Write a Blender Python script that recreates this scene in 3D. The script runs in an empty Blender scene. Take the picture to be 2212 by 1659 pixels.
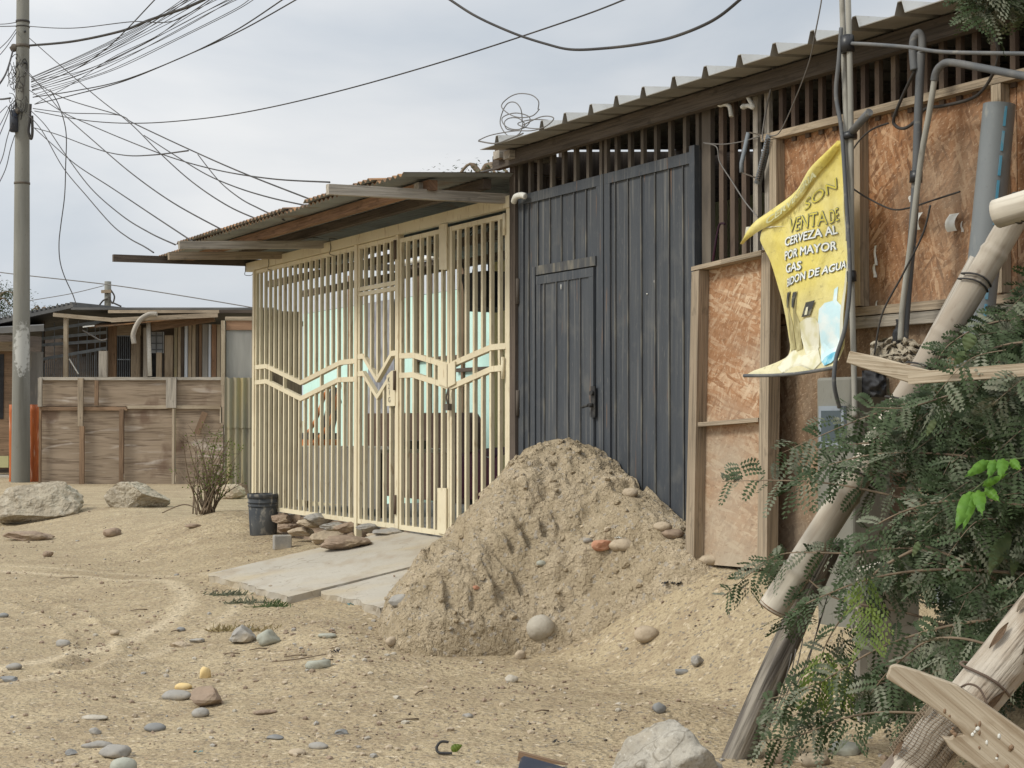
import bpy, bmesh, math, random
from mathutils import Vector, noise
R=math.radians; rnd=random.Random(7)
sc=bpy.context.scene; C=sc.collection
# ------------------------------------------------------------- camera frame
F=3322.0; CX=1106.0; CY=829.5; PHI=math.atan(75.5/F)
cp,sp=math.cos(PHI),math.sin(PHI)
CAM=Vector((0,0,1.2))
def ray(px,py):
    u=(px-CX)/F; v=(CY-py)/F
    return Vector((u, cp-v*sp, sp+v*cp))
def P(px,py,Y):
    d=ray(px,py); return CAM+d*(Y/d.y)
# street front: s runs along it (away to the left), n points out to the street
A_=math.atan((1106+761)/F)
FD=Vector((-math.sin(A_),math.cos(A_),0)); FN=Vector((-math.cos(A_),-math.sin(A_),0))
O=Vector((.012,9.71,0)); ON=O.dot(FN)
def W(s,n,z): return O+FD*s+FN*n+Vector((0,0,z))
def SN(x,y):
    r=Vector((x-O.x,y-O.y,0)); return r.dot(FD), r.dot(FN)
def FZ(px,py,n=0):
    d=ray(px,py); k=(ON+n-CAM.dot(FN))/d.dot(FN); p=CAM+d*k
    return (p-O).dot(FD), p.z
def FP(px,py,n=0):
    s,z=FZ(px,py,n); return W(s,n,z)
def PZ(px,py,s):
    d=ray(px,py); k=(O.dot(FD)+s-CAM.dot(FD))/d.dot(FD); p=CAM+d*k
    return (p-O).dot(FN), p.z
def sm(a,b,x):
    t=max(0,min(1,(x-a)/(b-a))); return t*t*(3-2*t)
def lerp(a,b,t): return a+(b-a)*t
def interp(x,pts):
    if x<=pts[0][0]: return pts[0][1]
    for (a,b),(c,d) in zip(pts,pts[1:]):
        if x<=c: return b+(d-b)*(x-a)/(c-a)
    return pts[-1][1]
def nz(x,y,z=0.): return noise.noise(Vector((x,y,z)))
def fbm(x,y,z=0.,o=4):
    a=.5;t=0
    for i in range(o):
        t+=a*nz(x,y,z);x*=2.03;y*=2.03;z=z*2.03+3.1;a*=.5
    return t
# ------------------------------------------------------------- materials
def lin(c):
    c=c/255.; return c/12.92 if c<=.04045 else ((c+.055)/1.055)**2.4
def D(r,g,b,k=1.0): return (min(.9,lin(r)*k),min(.9,lin(g)*k),min(.9,lin(b)*k))
MATS={}
def mat(name,base,layers=(),rough=.85,bump=(),spec=.25,metal=0.,trans=0.):
    m=bpy.data.materials.new(name); m.use_nodes=True; nt=m.node_tree; N=nt.nodes; L=nt.links
    bs=N['Principled BSDF']; bs.inputs['Roughness'].default_value=rough; bs.inputs['Metallic'].default_value=metal
    bs.inputs['Specular IOR Level'].default_value=spec
    tc=N.new('ShaderNodeTexCoord'); ge=N.new('ShaderNodeNewGeometry')
    def coord(c,scale,rot):
        mp=N.new('ShaderNodeMapping')
        L.new({'U':tc.outputs['UV'],'O':tc.outputs['Object'],'P':ge.outputs['Position']}[c],mp.inputs[0])
        mp.inputs['Scale'].default_value=scale if isinstance(scale,(tuple,list)) else (scale,)*3
        if rot:
            m0=N.new('ShaderNodeMapping'); m0.inputs['Rotation'].default_value=(0,0,R(rot)); L.new(mp.inputs[0].links[0].from_socket,m0.inputs[0]); L.new(m0.outputs[0],mp.inputs[0])
        return mp.outputs[0]
    def tex(kind,c,scale,rot=0,det=4,dist=0):
        if kind in 'n':
            t=N.new('ShaderNodeTexNoise'); t.inputs['Scale'].default_value=1; t.inputs['Detail'].default_value=det
            t.inputs['Distortion'].default_value=dist; L.new(coord(c,scale,rot),t.inputs['Vector']); return t.outputs['Fac']
        if kind=='v':
            t=N.new('ShaderNodeTexVoronoi'); t.inputs['Scale'].default_value=1
            w=N.new('ShaderNodeTexNoise'); w.inputs['Scale'].default_value=3; L.new(coord(c,1,0),w.inputs['Vector'])
            a=N.new('ShaderNodeVectorMath'); a.operation='MULTIPLY_ADD'; L.new(w.outputs['Color'],a.inputs[0])
            a.inputs[1].default_value=(dist,)*3; L.new(coord(c,scale,rot),a.inputs[2]); L.new(a.outputs[0],t.inputs['Vector'])
            s=N.new('ShaderNodeSeparateColor'); L.new(t.outputs['Color'],s.inputs[0]); return s.outputs[0]
        if kind=='c':
            t=N.new('ShaderNodeTexVoronoi'); t.feature='DISTANCE_TO_EDGE'; t.inputs['Scale'].default_value=1
            w=N.new('ShaderNodeTexNoise'); w.inputs['Scale'].default_value=4; L.new(coord(c,1,0),w.inputs['Vector'])
            a=N.new('ShaderNodeVectorMath'); a.operation='MULTIPLY_ADD'; L.new(w.outputs['Color'],a.inputs[0])
            a.inputs[1].default_value=(dist,)*3; L.new(coord(c,scale,rot),a.inputs[2]); L.new(a.outputs[0],t.inputs['Vector'])
            return t.outputs['Distance']
        if kind=='z':   # height of the piece itself (object space)
            s=N.new('ShaderNodeSeparateXYZ'); L.new(coord(c,scale,rot),s.inputs[0]); 
            w=N.new('ShaderNodeTexNoise'); w.inputs['Scale'].default_value=5; L.new(coord(c,1,0),w.inputs['Vector'])
            a=N.new('ShaderNodeMath'); a.operation='MULTIPLY_ADD'; L.new(w.outputs['Fac'],a.inputs[0]); a.inputs[1].default_value=dist; L.new(s.outputs[2],a.inputs[2])
            return a.outputs[0]
        if kind=='r':   # ring on the ground: scale=(x,y,radius)
            s2=N.new('ShaderNodeSeparateXYZ'); L.new(ge.outputs['Position'],s2.inputs[0]); c2=N.new('ShaderNodeCombineXYZ'); L.new(s2.outputs[0],c2.inputs[0]); L.new(s2.outputs[1],c2.inputs[1])
            d=N.new('ShaderNodeVectorMath'); d.operation='DISTANCE'; L.new(c2.outputs[0],d.inputs[0]); d.inputs[1].default_value=(scale[0],scale[1],0)
            a1=N.new('ShaderNodeMath'); a1.operation='SUBTRACT'; L.new(d.outputs['Value'],a1.inputs[0]); a1.inputs[1].default_value=scale[2]
            a2=N.new('ShaderNodeMath'); a2.operation='ABSOLUTE'; L.new(a1.outputs[0],a2.inputs[0])
            w=N.new('ShaderNodeTexNoise'); w.inputs['Scale'].default_value=5; w.inputs['Detail'].default_value=6; L.new(coord(c,1,0),w.inputs['Vector'])
            a=N.new('ShaderNodeMath'); a.operation='MULTIPLY_ADD'; L.new(w.outputs['Fac'],a.inputs[0]); a.inputs[1].default_value=dist; L.new(a2.outputs[0],a.inputs[2]); return a.outputs[0]
        if kind=='b':   # blot at a place: scale=(x,y,z,radius)
            d=N.new('ShaderNodeVectorMath'); d.operation='DISTANCE'; L.new(coord(c,(1,1,rot or 1),0),d.inputs[0]); d.inputs[1].default_value=(scale[0],scale[1],scale[2]*(rot or 1))
            w=N.new('ShaderNodeTexNoise'); w.inputs['Scale'].default_value=det; w.inputs['Detail'].default_value=6; L.new(coord(c,1,0),w.inputs['Vector'])
            a=N.new('ShaderNodeMath'); a.operation='MULTIPLY_ADD'; L.new(w.outputs['Fac'],a.inputs[0]); a.inputs[1].default_value=-dist; L.new(d.outputs['Value'],a.inputs[2])
            return a.outputs[0]
    cur=None
    for ly in layers:
        kind,c,scale,lo,hi,col,amt=ly[:7]; o=ly[7] if len(ly)>7 else {}
        v=tex(kind,c,scale,**o)
        mr=N.new('ShaderNodeMapRange'); mr.inputs[1].default_value=lo; mr.inputs[2].default_value=hi; mr.inputs[4].default_value=amt
        L.new(v,mr.inputs[0])
        mx=N.new('ShaderNodeMix'); mx.data_type='RGBA'; L.new(mr.outputs[0],mx.inputs[0])
        if cur is None: mx.inputs[6].default_value=(*base,1)
        else: L.new(cur,mx.inputs[6])
        mx.inputs[7].default_value=(*col,1); cur=mx.outputs[2]
    if cur is None: bs.inputs['Base Color'].default_value=(*base,1)
    else: L.new(cur,bs.inputs['Base Color'])
    prev=None
    for kind,c,scale,strength,distance in [b[:5] for b in bump]:
        b=N.new('ShaderNodeBump'); b.inputs['Strength'].default_value=strength; b.inputs['Distance'].default_value=distance
        L.new(tex(kind,c,scale,det=6),b.inputs['Height'])
        if prev: L.new(prev,b.inputs['Normal'])
        prev=b.outputs[0]
    if prev: L.new(prev,bs.inputs['Normal'])
    if trans:
        tr=N.new('ShaderNodeBsdfTranslucent'); ms=N.new('ShaderNodeMixShader'); ms.inputs[0].default_value=trans
        if cur is None: tr.inputs[0].default_value=(*base,1)
        else: L.new(cur,tr.inputs[0])
        L.new(bs.outputs[0],ms.inputs[1]); L.new(tr.outputs[0],ms.inputs[2]); L.new(ms.outputs[0],N['Material Output'].inputs[0])
    MATS[name]=m; return m
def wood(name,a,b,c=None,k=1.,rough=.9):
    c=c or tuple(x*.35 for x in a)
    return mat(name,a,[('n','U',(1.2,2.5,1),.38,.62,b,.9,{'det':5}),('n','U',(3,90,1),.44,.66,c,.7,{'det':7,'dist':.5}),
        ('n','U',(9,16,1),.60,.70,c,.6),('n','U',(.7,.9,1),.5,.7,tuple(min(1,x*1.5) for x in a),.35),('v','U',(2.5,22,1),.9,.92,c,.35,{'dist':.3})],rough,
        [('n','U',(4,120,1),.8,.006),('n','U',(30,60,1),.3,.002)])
SAND=(.40,.322,.205)
M={}
M['sand']=mat('sand',SAND,[('n','P',(.55,.9,1),.38,.62,(.485,.395,.255),.9,{'det':5}),('n','P',(2.2,3.2,1),.42,.64,(.35,.275,.175),.85,{'det':8}),
    ('n','P',(9,10,9),.50,.66,(.33,.255,.165),.7,{'det':9}),('r','P',(-5.3,9.1,3.3),.17,.09,(.60,.50,.345),.75,{'dist':.14}),('r','P',(-5.3,9.1,3.65),.14,.08,(.56,.465,.32),.6,{'dist':.14}),('n','P',(42,48,40),.53,.68,(.20,.155,.105),.75,{'det':5}),('n','P',(26,30,26),.60,.70,(.66,.56,.41),.7),
    ('v','P',(85,85,85),.94,.95,(.2,.18,.15),.8,{'dist':.2}),('n','P',(110,130,130),.5,.68,(.24,.18,.115),.55)],.95,
    [('n','P',(8,9,8),.8,.045),('n','P',(38,44,38),1.0,.022),('n','P',(150,150,150),.6,.004)],spec=.1)
M['soil']=mat('soil',(.395,.318,.212),[('n','P',3,.42,.60,(.46,.375,.26),.9,{'det':6}),('n','P',(11,11,15),.48,.64,(.32,.255,.165),.7,{'det':8}),
    ('n','P',48,.54,.68,(.24,.185,.125),.5,{'det':6}),('v','P',60,.93,.95,(.36,.33,.29),.6,{'dist':.3}),('n','P',34,.58,.70,(.60,.50,.35),.5,{'det':6}),('n','P',140,.56,.70,(.24,.185,.125),.4)],.97,
    [('n','P',14,.9,.05),('n','P',50,1.0,.025),('n','P',150,.8,.007)],spec=.08)
M['concrete']=mat('concrete',(.40,.365,.305),[('n','P',(1.3,3,2),.48,.66,(.43,.36,.25),.9,{'det':8}),('n','P',(1.6,2.2,2),.38,.62,(.46,.425,.36),.8,{'det':7}),('n','P',(7,3,7),.5,.7,(.35,.29,.215),.7,{'det':7}),('n','P',60,.55,.7,(.32,.28,.23),.4),
    ('c','P',(.8,.8,.8),.012,.0,(.2,.17,.13),.5,{'dist':1.2})],.92,[('n','P',18,.35,.01),('n','P',90,.4,.003)],spec=.15)
M['floor']=mat('floor',(.22,.21,.2),[('n','P',3,.4,.6,(.28,.26,.23),.7)],.9)
M['polecon']=mat('polecon',(.20,.197,.175),[('n','O',(9,9,.5),.5,.68,(.11,.105,.085),.7,{'det':7}),('n','O',(3,3,.6),.4,.62,(.25,.245,.215),.8,{'det':6}),('n','O',(14,14,2),.55,.7,(.22,.21,.18),.6,{'det':6}),
    ('z','O',1,2.6,.9,(.16,.155,.125),.6,{'dist':1.2}),('b','O',(.06,-.13,2.33,0),.02,-.02,(.48,.48,.45),.85,{'det':16,'dist':.26,'rot':.35}),('n','O',(40,40,12),.66,.70,(.14,.13,.11),.5)],.9,[('n','O',(30,30,20),.4,.006)])
M['cream']=mat('cream',(.68,.605,.43),[('n','P',(4,4,1.5),.45,.65,(.60,.52,.36),.6,{'det':6}),('n','P',(50,50,9),.60,.70,(.36,.25,.13),.65,{'det':6}),('n','P',(1.5,1.5,3),.5,.7,(.52,.45,.31),.6,{'det':7}),('n','P',(9,9,9),.66,.74,(.50,.38,.22),.5)],.55,[('n','P',60,.15,.002)],spec=.35)
M['slate']=mat('slate',(.050,.056,.064),[('n','P',(14,14,.7),.46,.68,(.085,.09,.095),.6,{'det':8}),('n','P',(60,60,1.4),.55,.70,(.19,.185,.17),.55,{'det':5}),('n','P',(3,3,2),.45,.7,(.042,.05,.062),.6),
    ('n','P',(120,120,20),.62,.75,(.17,.165,.15),.5),('n','P',(5,5,5),.58,.72,(.11,.11,.105),.6,{'det':9}),('z','O',1,.75,.15,(.21,.18,.135),.6,{'dist':.7}),('n','P',(30,30,2.5),.66,.72,(.16,.10,.065),.7,{'det':5})],.62,[('n','P',(12,12,4),.25,.006),('n','P',(2.2,2.2,1.4),.5,.03)],spec=.35)
M['slateedge']=mat('slateedge',(.075,.077,.078),[('n','P',(30,30,5),.45,.65,(.19,.175,.14),.8),('n','P',(9,9,3),.5,.62,(.06,.062,.066),.9)],.7)
M['rust']=mat('rust',(.12,.085,.062),[('n','P',(14,14,4),.42,.64,(.09,.066,.052),.9,{'det':6}),('n','P',(5,5,2),.55,.7,(.22,.175,.13),.6),('n','P',70,.6,.7,(.09,.06,.045),.6)],.8,[('n','P',80,.3,.002)])
M['rust2']=mat('rust2',(.12,.10,.08),[('n','P',(14,14,4),.42,.64,(.08,.068,.056),.9,{'det':6}),('n','P',(5,5,2),.5,.7,(.19,.165,.13),.6)],.85,[('n','P',80,.3,.002)])
M['oldwood']=wood('oldwood',(.40,.325,.235),(.29,.23,.165))
M['greywood']=wood('greywood',(.43,.39,.33),(.31,.275,.225))
M['palewood']=wood('palewood',(.42,.355,.265),(.33,.275,.2),(.22,.16,.10))
M['brownwood']=wood('brownwood',(.28,.185,.115),(.19,.125,.08))
M['redwood']=wood('redwood',(.31,.185,.115),(.2,.12,.075))
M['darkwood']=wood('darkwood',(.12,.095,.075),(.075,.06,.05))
M['charwood']=mat('charwood',(.13,.115,.10),[('n','U',(2,26,1),.44,.6,(.30,.27,.225),.9,{'det':7,'dist':.5}),('n','U',(3,60,1),.5,.66,(.04,.035,.03),.85,{'det':6}),('n','U',(5,9,1),.6,.72,(.36,.29,.2),.5)],.9,[('n','U',(2,40,1),.9,.02)])
M['bark']=mat('bark',(.46,.41,.34),[('n','U',(5,6,1),.50,.60,(.27,.2,.14),.75,{'det':8,'dist':1.}),('n','U',(2,20,1),.44,.62,(.34,.285,.22),.85,{'det':7,'dist':.6}),('n','U',(3,46,1),.58,.66,(.14,.11,.085),.8,{'det':6}),('n','U',(4,8,1),.58,.7,(.33,.24,.16),.7),('v','U',(10,18,1),.95,.96,(.13,.10,.08),.8,{'dist':.4})],.9,[('n','U',(3,50,1),1.0,.02),('n','U',(9,14,1),.8,.02)])
M['bamboo']=mat('bamboo',(.37,.325,.265),[('z','O',1,.95,.35,(.60,.55,.46),.85,{'dist':.4}),('n','U',(2,9,1),.45,.65,(.27,.22,.165),.8,{'det':6}),('n','U',(2,46,1),.52,.7,(.22,.175,.125),.6,{'det':5}),('n','U',(3,5,1),.56,.7,(.55,.5,.41),.7,{'det':7}),('n','U',(10,16,1),.66,.72,(.15,.11,.08),.6)],.7,[('n','U',(4,60,1),.3,.004)])
def osb(name,base,hi,lo,grey=None,gl=None):
    L=[]
    for i,(a,s) in enumerate([(12,(11,62,1)),(74,(12,66,1)),(-38,(10,60,1)),(-72,(12,75,1)),(40,(12,70,1)),(100,(10,56,1))]):
        L.append(('v','U',s,.55,.95,[hi,lo,base][i%3],.75,{'rot':a,'dist':.7}))
        L.append(('v','U',s,.94,.97,[lo,hi,hi][i%3],.8,{'rot':a+5,'dist':1.0}))
    L.append(('n','U',(2.4,1.6,1),.42,.62,lo,.5,{'det':6}))
    L.append(('n','U',(50,120,1),.60,.7,(.62,.47,.33),.6,{'rot':25,'det':3}))
    if grey:
        L.append(('n','U',(2.2,1.1,1),.5,.68,grey,.6,{'det':7}))
        if gl: L.append(('z','O',1,gl[0],gl[1],grey,.62,{'dist':gl[2]}))
        L.append(('n','U',(60,24,1),.6,.72,tuple(x*.35 for x in base),.5,{'det':4}))
    return mat(name,base,L,.85,[('n','U',(30,90,1),.35,.006),('n','U',(120,50,1),.3,.003)])
M['osb']=osb('osb',(.34,.17,.08),(.54,.35,.21),(.15,.07,.035),(.27,.215,.155),(2.05,1.55,.7))
M['osbw']=osb('osbw',(.40,.225,.12),(.62,.47,.32),(.25,.125,.06),(.40,.345,.265),(1.25,.35,.9))
M['osbd']=osb('osbd',(.27,.185,.115),(.38,.29,.2),(.17,.11,.07),(.24,.205,.16),(1.0,.3,.7))
M['ply']=mat('ply',(.265,.205,.145),[('n','P',(1.1,1,7),.40,.62,(.33,.26,.19),.85,{'det':6,'dist':1.2}),('n','P',(1.5,1,30),.5,.66,(.12,.085,.06),.8,{'det':7,'dist':1.4}),
    ('n','P',(.7,1,4.5),.58,.70,(.52,.46,.40),.7,{'det':7,'dist':2}),('n','P',(2.5,1,2),.6,.72,(.13,.08,.055),.75)],.8,[('n','P',(2,1,30),.2,.004)])
M['fascia']=wood('fascia',(.12,.098,.078),(.08,.066,.054))
M['zincdark']=mat('zincdark',(.10,.10,.098),[('n','P',(2,2,2),.4,.62,(.16,.155,.145),.8)],.8)
M['zincold']=mat('zincold',(.25,.225,.165),[('n','P',(7,7,.8),.46,.66,(.35,.29,.14),.8,{'det':5}),('n','P',(3,3,1),.55,.7,(.15,.14,.12),.8)],.8)
M['fibre']=mat('fibre',(.30,.29,.265),[('n','P',(5,5,.8),.42,.62,(.21,.20,.185),.9,{'det':6}),('n','P',(14,14,2),.6,.7,(.37,.34,.28),.6)],.9)
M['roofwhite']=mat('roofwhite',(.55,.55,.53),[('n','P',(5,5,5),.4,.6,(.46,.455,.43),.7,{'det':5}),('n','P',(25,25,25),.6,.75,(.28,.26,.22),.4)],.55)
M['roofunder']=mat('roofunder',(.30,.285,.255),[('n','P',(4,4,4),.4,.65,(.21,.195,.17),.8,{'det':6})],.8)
M['zinc']=mat('zinc',(.27,.285,.275),[('n','P',(1.2,5,2),.42,.62,(.20,.205,.20),.8,{'det':6}),('n','P',(3,3,3),.56,.7,(.22,.15,.10),.75,{'det':7})],.6,metal=.15)
M['zincrust']=mat('zincrust',(.20,.12,.07),[('n','P',(7,7,7),.42,.6,(.36,.20,.095),.9,{'det':6}),('n','P',(3,3,3),.5,.65,(.10,.085,.07),.9)],.85)
M['mint']=mat('mint',(.55,.80,.72),[('n','P',(2,2,1),.4,.65,(.62,.84,.78),.7,{'det':5}),('n','P',(12,12,3),.6,.72,(.48,.68,.60),.5)],.75)
M['bluegrey']=mat('bluegrey',(.56,.61,.67),[('n','P',(2,2,1),.4,.65,(.52,.55,.59),.7)],.75)
M['olive']=mat('olive',(.40,.38,.19),[('n','P',(2,2,1),.4,.65,(.47,.44,.24),.7)],.8)
M['choco']=mat('choco',(.075,.045,.034),[('n','P',(2,2,1),.4,.6,(.09,.055,.04),.7)],.7)
M['maroon']=mat('maroon',(.05,.012,.02),[('n','P',3,.4,.6,(.03,.015,.025),.8)],.9)
M['black']=mat('black',(.018,.018,.02),[('n','P',8,.4,.65,(.04,.04,.042),.7)],.6)
M['rubber']=mat('rubber',(.028,.028,.029),[('n','P',20,.45,.65,(.06,.057,.052),.8)],.65)
M['greypipe']=mat('greypipe',(.10,.105,.11),[('n','P',(10,10,3),.42,.65,(.16,.155,.145),.8,{'det':6}),('n','P',30,.6,.7,(.26,.24,.2),.5)],.6)
M['mastpipe']=mat('mastpipe',(.27,.26,.225),[('n','P',(20,20,2),.42,.62,(.36,.345,.30),.85,{'det':6}),('n','P',(40,40,6),.6,.7,(.15,.135,.11),.6)],.65)
M['pvc']=mat('pvc',(.15,.165,.17),[('n','P',(5,5,1.5),.42,.64,(.20,.21,.21),.75,{'det':6}),('n','P',(20,20,8),.6,.72,(.31,.30,.26),.5),('n','P',(60,60,60),.64,.7,(.12,.13,.14),.35)],.5,spec=.4)
M['pvcblue']=mat('pvcblue',(.07,.23,.33),[('n','P',(40,40,9),.5,.6,(.17,.27,.33),.8)],.5)
M['tape']=mat('tape',(.015,.015,.016),[],.4,spec=.5)
M['banner']=mat('banner',(.80,.68,.17),[('n','P',(5,5,3),.40,.64,(.82,.75,.36),.8,{'det':6}),('n','P',(9,9,5),.55,.72,(.60,.50,.12),.7,{'det':7}),('z','O',1,.62,.12,(.72,.68,.50),.85,{'dist':.3}),('n','P',(40,40,40),.62,.72,(.30,.25,.1),.4)],.5,[('n','P',(7,7,4),.9,.035),('n','P',(26,26,9),.7,.010)],spec=.4,trans=.18)
M['bannerback']=mat('bannerback',(.68,.67,.55),[('n','P',6,.4,.65,(.58,.55,.40),.8)],.6,trans=.15)
M['letter']=mat('letter',(.72,.74,.72),[('n','P',(30,30,30),.55,.7,(.55,.55,.42),.6)],.55)
M['letterline']=mat('letterline',(.12,.16,.17),[('n','P',(30,30,30),.5,.66,(.30,.31,.2),.7)],.6)
M['letterdim']=mat('letterdim',(.50,.49,.28),[('n','P',(30,30,30),.5,.7,(.40,.36,.14),.6)],.55)
M['letteryel']=mat('letteryel',(.56,.48,.08),[('n','P',(20,20,20),.5,.7,(.45,.37,.06),.6)],.5)
M['printblue']=mat('printblue',(.52,.70,.74),[('n','P',(14,14,14),.42,.6,(.70,.76,.74),.9,{'det':6})],.55)
M['printcyan']=mat('printcyan',(.09,.36,.50),[('n','P',(26,26,26),.42,.6,(.36,.60,.66),.9,{'det':6})],.55)
M['printwhite']=mat('printwhite',(.68,.66,.52),[('n','P',(20,20,12),.45,.65,(.52,.48,.24),.8,{'det':6})],.55)
M['printbrown']=mat('printbrown',(.30,.26,.12),[('n','P',(24,24,10),.45,.6,(.50,.45,.24),.9,{'det':6})],.55)
M['printblack']=mat('printblack',(.06,.06,.055),[('n','P',(30,30,30),.5,.62,(.25,.24,.16),.7)],.55)
M['orange']=mat('orange',(.47,.13,.035),[('n','U',(1.2,8,1),.42,.62,(.36,.09,.03),.9,{'det':6}),('n','U',(3,24,1),.58,.68,(.66,.45,.33),.75,{'det':6}),('n','U',(3,40,1),.56,.7,(.16,.05,.03),.6)],.6,[('n','U',(2,30,1),.5,.01)])
M['orangeplastic']=mat('orangeplastic',(.62,.20,.045),[('n','P',9,.4,.65,(.5,.15,.04),.6)],.5)
M['bucket']=mat('bucket',(.045,.05,.056),[('n','O',(5,5,3),.42,.62,(.12,.12,.115),.8,{'det':7}),('n','O',(26,26,14),.54,.68,(.28,.26,.22),.75,{'det':6}),('z','O',1,.10,.0,(.2,.18,.145),.7,{'dist':.16})],.75)
M['stonegrey']=mat('stonegrey',(.28,.265,.24),[('n','O',9,.4,.62,(.36,.335,.29),.8,{'det':6}),('n','O',60,.55,.7,(.20,.19,.18),.5),('n','O',5,.52,.7,(.46,.37,.25),.7)],.85,[('n','O',30,.35,.01)])
M['stoneblue']=mat('stoneblue',(.20,.20,.195),[('n','O',9,.4,.62,(.27,.265,.25),.8,{'det':6}),('n','O',6,.55,.7,(.43,.345,.23),.8)],.8,[('n','O',40,.3,.006)])
M['stonetan']=mat('stonetan',(.43,.35,.25),[('n','O',8,.4,.62,(.34,.275,.2),.8,{'det':7}),('n','O',50,.55,.7,(.24,.19,.14),.5),('n','O',5,.55,.68,(.53,.44,.31),.7)],.9,[('n','O',26,.6,.02)])
M['stonepale']=mat('stonepale',(.44,.40,.33),[('n','O',7,.4,.62,(.35,.315,.25),.8,{'det':7}),('n','O',(60,60,60),.53,.68,(.34,.30,.25),.55,{'det':4}),('n','O',4,.55,.7,(.49,.42,.31),.6)],.85,[('n','O',24,.5,.015),('n','O',90,.4,.004)])
M['granite']=mat('granite',(.37,.34,.285),[('n','O',5,.4,.62,(.29,.26,.21),.8,{'det':8}),('n','O',(70,70,70),.52,.66,(.20,.18,.15),.6,{'det':4}),('n','O',(90,90,90),.60,.7,(.52,.49,.43),.6),('n','O',2.6,.52,.68,(.44,.37,.27),.7,{'det':6}),('c','O',(3,3,3),.02,.0,(.14,.12,.09),.7,{'dist':1.6})],.9,[('n','O',14,.8,.03),('n','O',70,.6,.006)])
M['stonebrown']=mat('stonebrown',(.29,.215,.155),[('n','O',8,.4,.62,(.22,.165,.12),.8,{'det':7}),('n','O',5,.55,.7,(.42,.33,.22),.7)],.9,[('n','O',26,.6,.02)])
M['stonegreen']=mat('stonegreen',(.33,.335,.28),[('n','O',8,.4,.62,(.40,.39,.32),.8,{'det':7}),('n','O',40,.55,.7,(.22,.22,.18),.5)],.85,[('n','O',30,.4,.01)])
M['stoneyellow']=mat('stoneyellow',(.62,.45,.20),[('n','O',9,.4,.65,(.72,.58,.34),.8)],.8)
M['brick']=mat('brick',(.42,.21,.13),[('n','O',30,.45,.65,(.5,.3,.2),.7)],.9)
M['chunk']=mat('chunk',(.40,.35,.265),[('n','O',4,.4,.62,(.32,.27,.2),.85,{'det':8}),('n','O',22,.52,.66,(.25,.21,.155),.7,{'det':6}),('n','O',9,.58,.7,(.50,.455,.37),.75,{'det':6})],.95,[('n','O',11,.9,.06),('n','O',45,.7,.02)])
M['leafd']=mat('leafd',(.05,.075,.032),[('n','P',3.5,.40,.62,(.075,.10,.05),.85,{'det':4}),('n','P',11,.52,.66,(.22,.22,.16),.75,{'det':5}),('n','P',7,.56,.7,(.03,.05,.02),.8)],.75,trans=.15)
M['leafm']=mat('leafm',(.09,.13,.05),[('n','P',9,.42,.64,(.15,.18,.09),.8)],.7,trans=.25)
M['leafb']=mat('leafb',(.13,.27,.035),[('n','P',14,.4,.65,(.085,.2,.03),.8)],.45,trans=.35)
M['leafdust']=mat('leafdust',(.13,.145,.095),[('n','P',30,.42,.62,(.21,.21,.155),.8),('n','P',9,.5,.7,(.08,.1,.05),.7)],.85,trans=.1)
M['leafdark']=mat('leafdark',(.035,.055,.02),[('n','P',12,.4,.65,(.06,.085,.035),.8)],.6,trans=.2)
M['leafy']=mat('leafy',(.15,.20,.035),[('n','P',14,.4,.65,(.10,.15,.03),.8)],.5,trans=.3)
M['twig']=mat('twig',(.21,.16,.11),[('n','P',12,.4,.65,(.13,.095,.065),.8)],.9)
M['dry']=mat('dry',(.34,.27,.15),[('n','P',20,.4,.65,(.25,.21,.1),.8)],.9)
M['wire']=mat('wire',(.045,.042,.04),[('n','P',3,.45,.65,(.08,.07,.06),.7)],.7)
M['wiregrey']=mat('wiregrey',(.16,.15,.14),[],.7)
M['white']=mat('white',(.66,.65,.60),[('n','P',30,.45,.65,(.5,.48,.42),.6)],.7)
M['metalgrey']=mat('metalgrey',(.23,.26,.29),[('n','P',12,.42,.65,(.17,.185,.2),.8)],.6)
M['glassdark']=mat('glassdark',(.05,.07,.08),[],.2,spec=.5)
M['curtain']=mat('curtain',(.36,.37,.40),[('n','P',(12,12,4),.42,.62,(.20,.2,.22),.9,{'det':5})],.85)
M['teal']=mat('teal',(.09,.27,.30),[('n','P',40,.4,.65,(.16,.33,.35),.7)],.7)
M['navy']=mat('navy',(.022,.028,.045),[('n','P',(6,6,6),.45,.65,(.05,.052,.06),.8,{'det':6}),('n','P',(25,25,25),.6,.72,(.16,.12,.08),.6)],.45,spec=.4)
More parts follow.
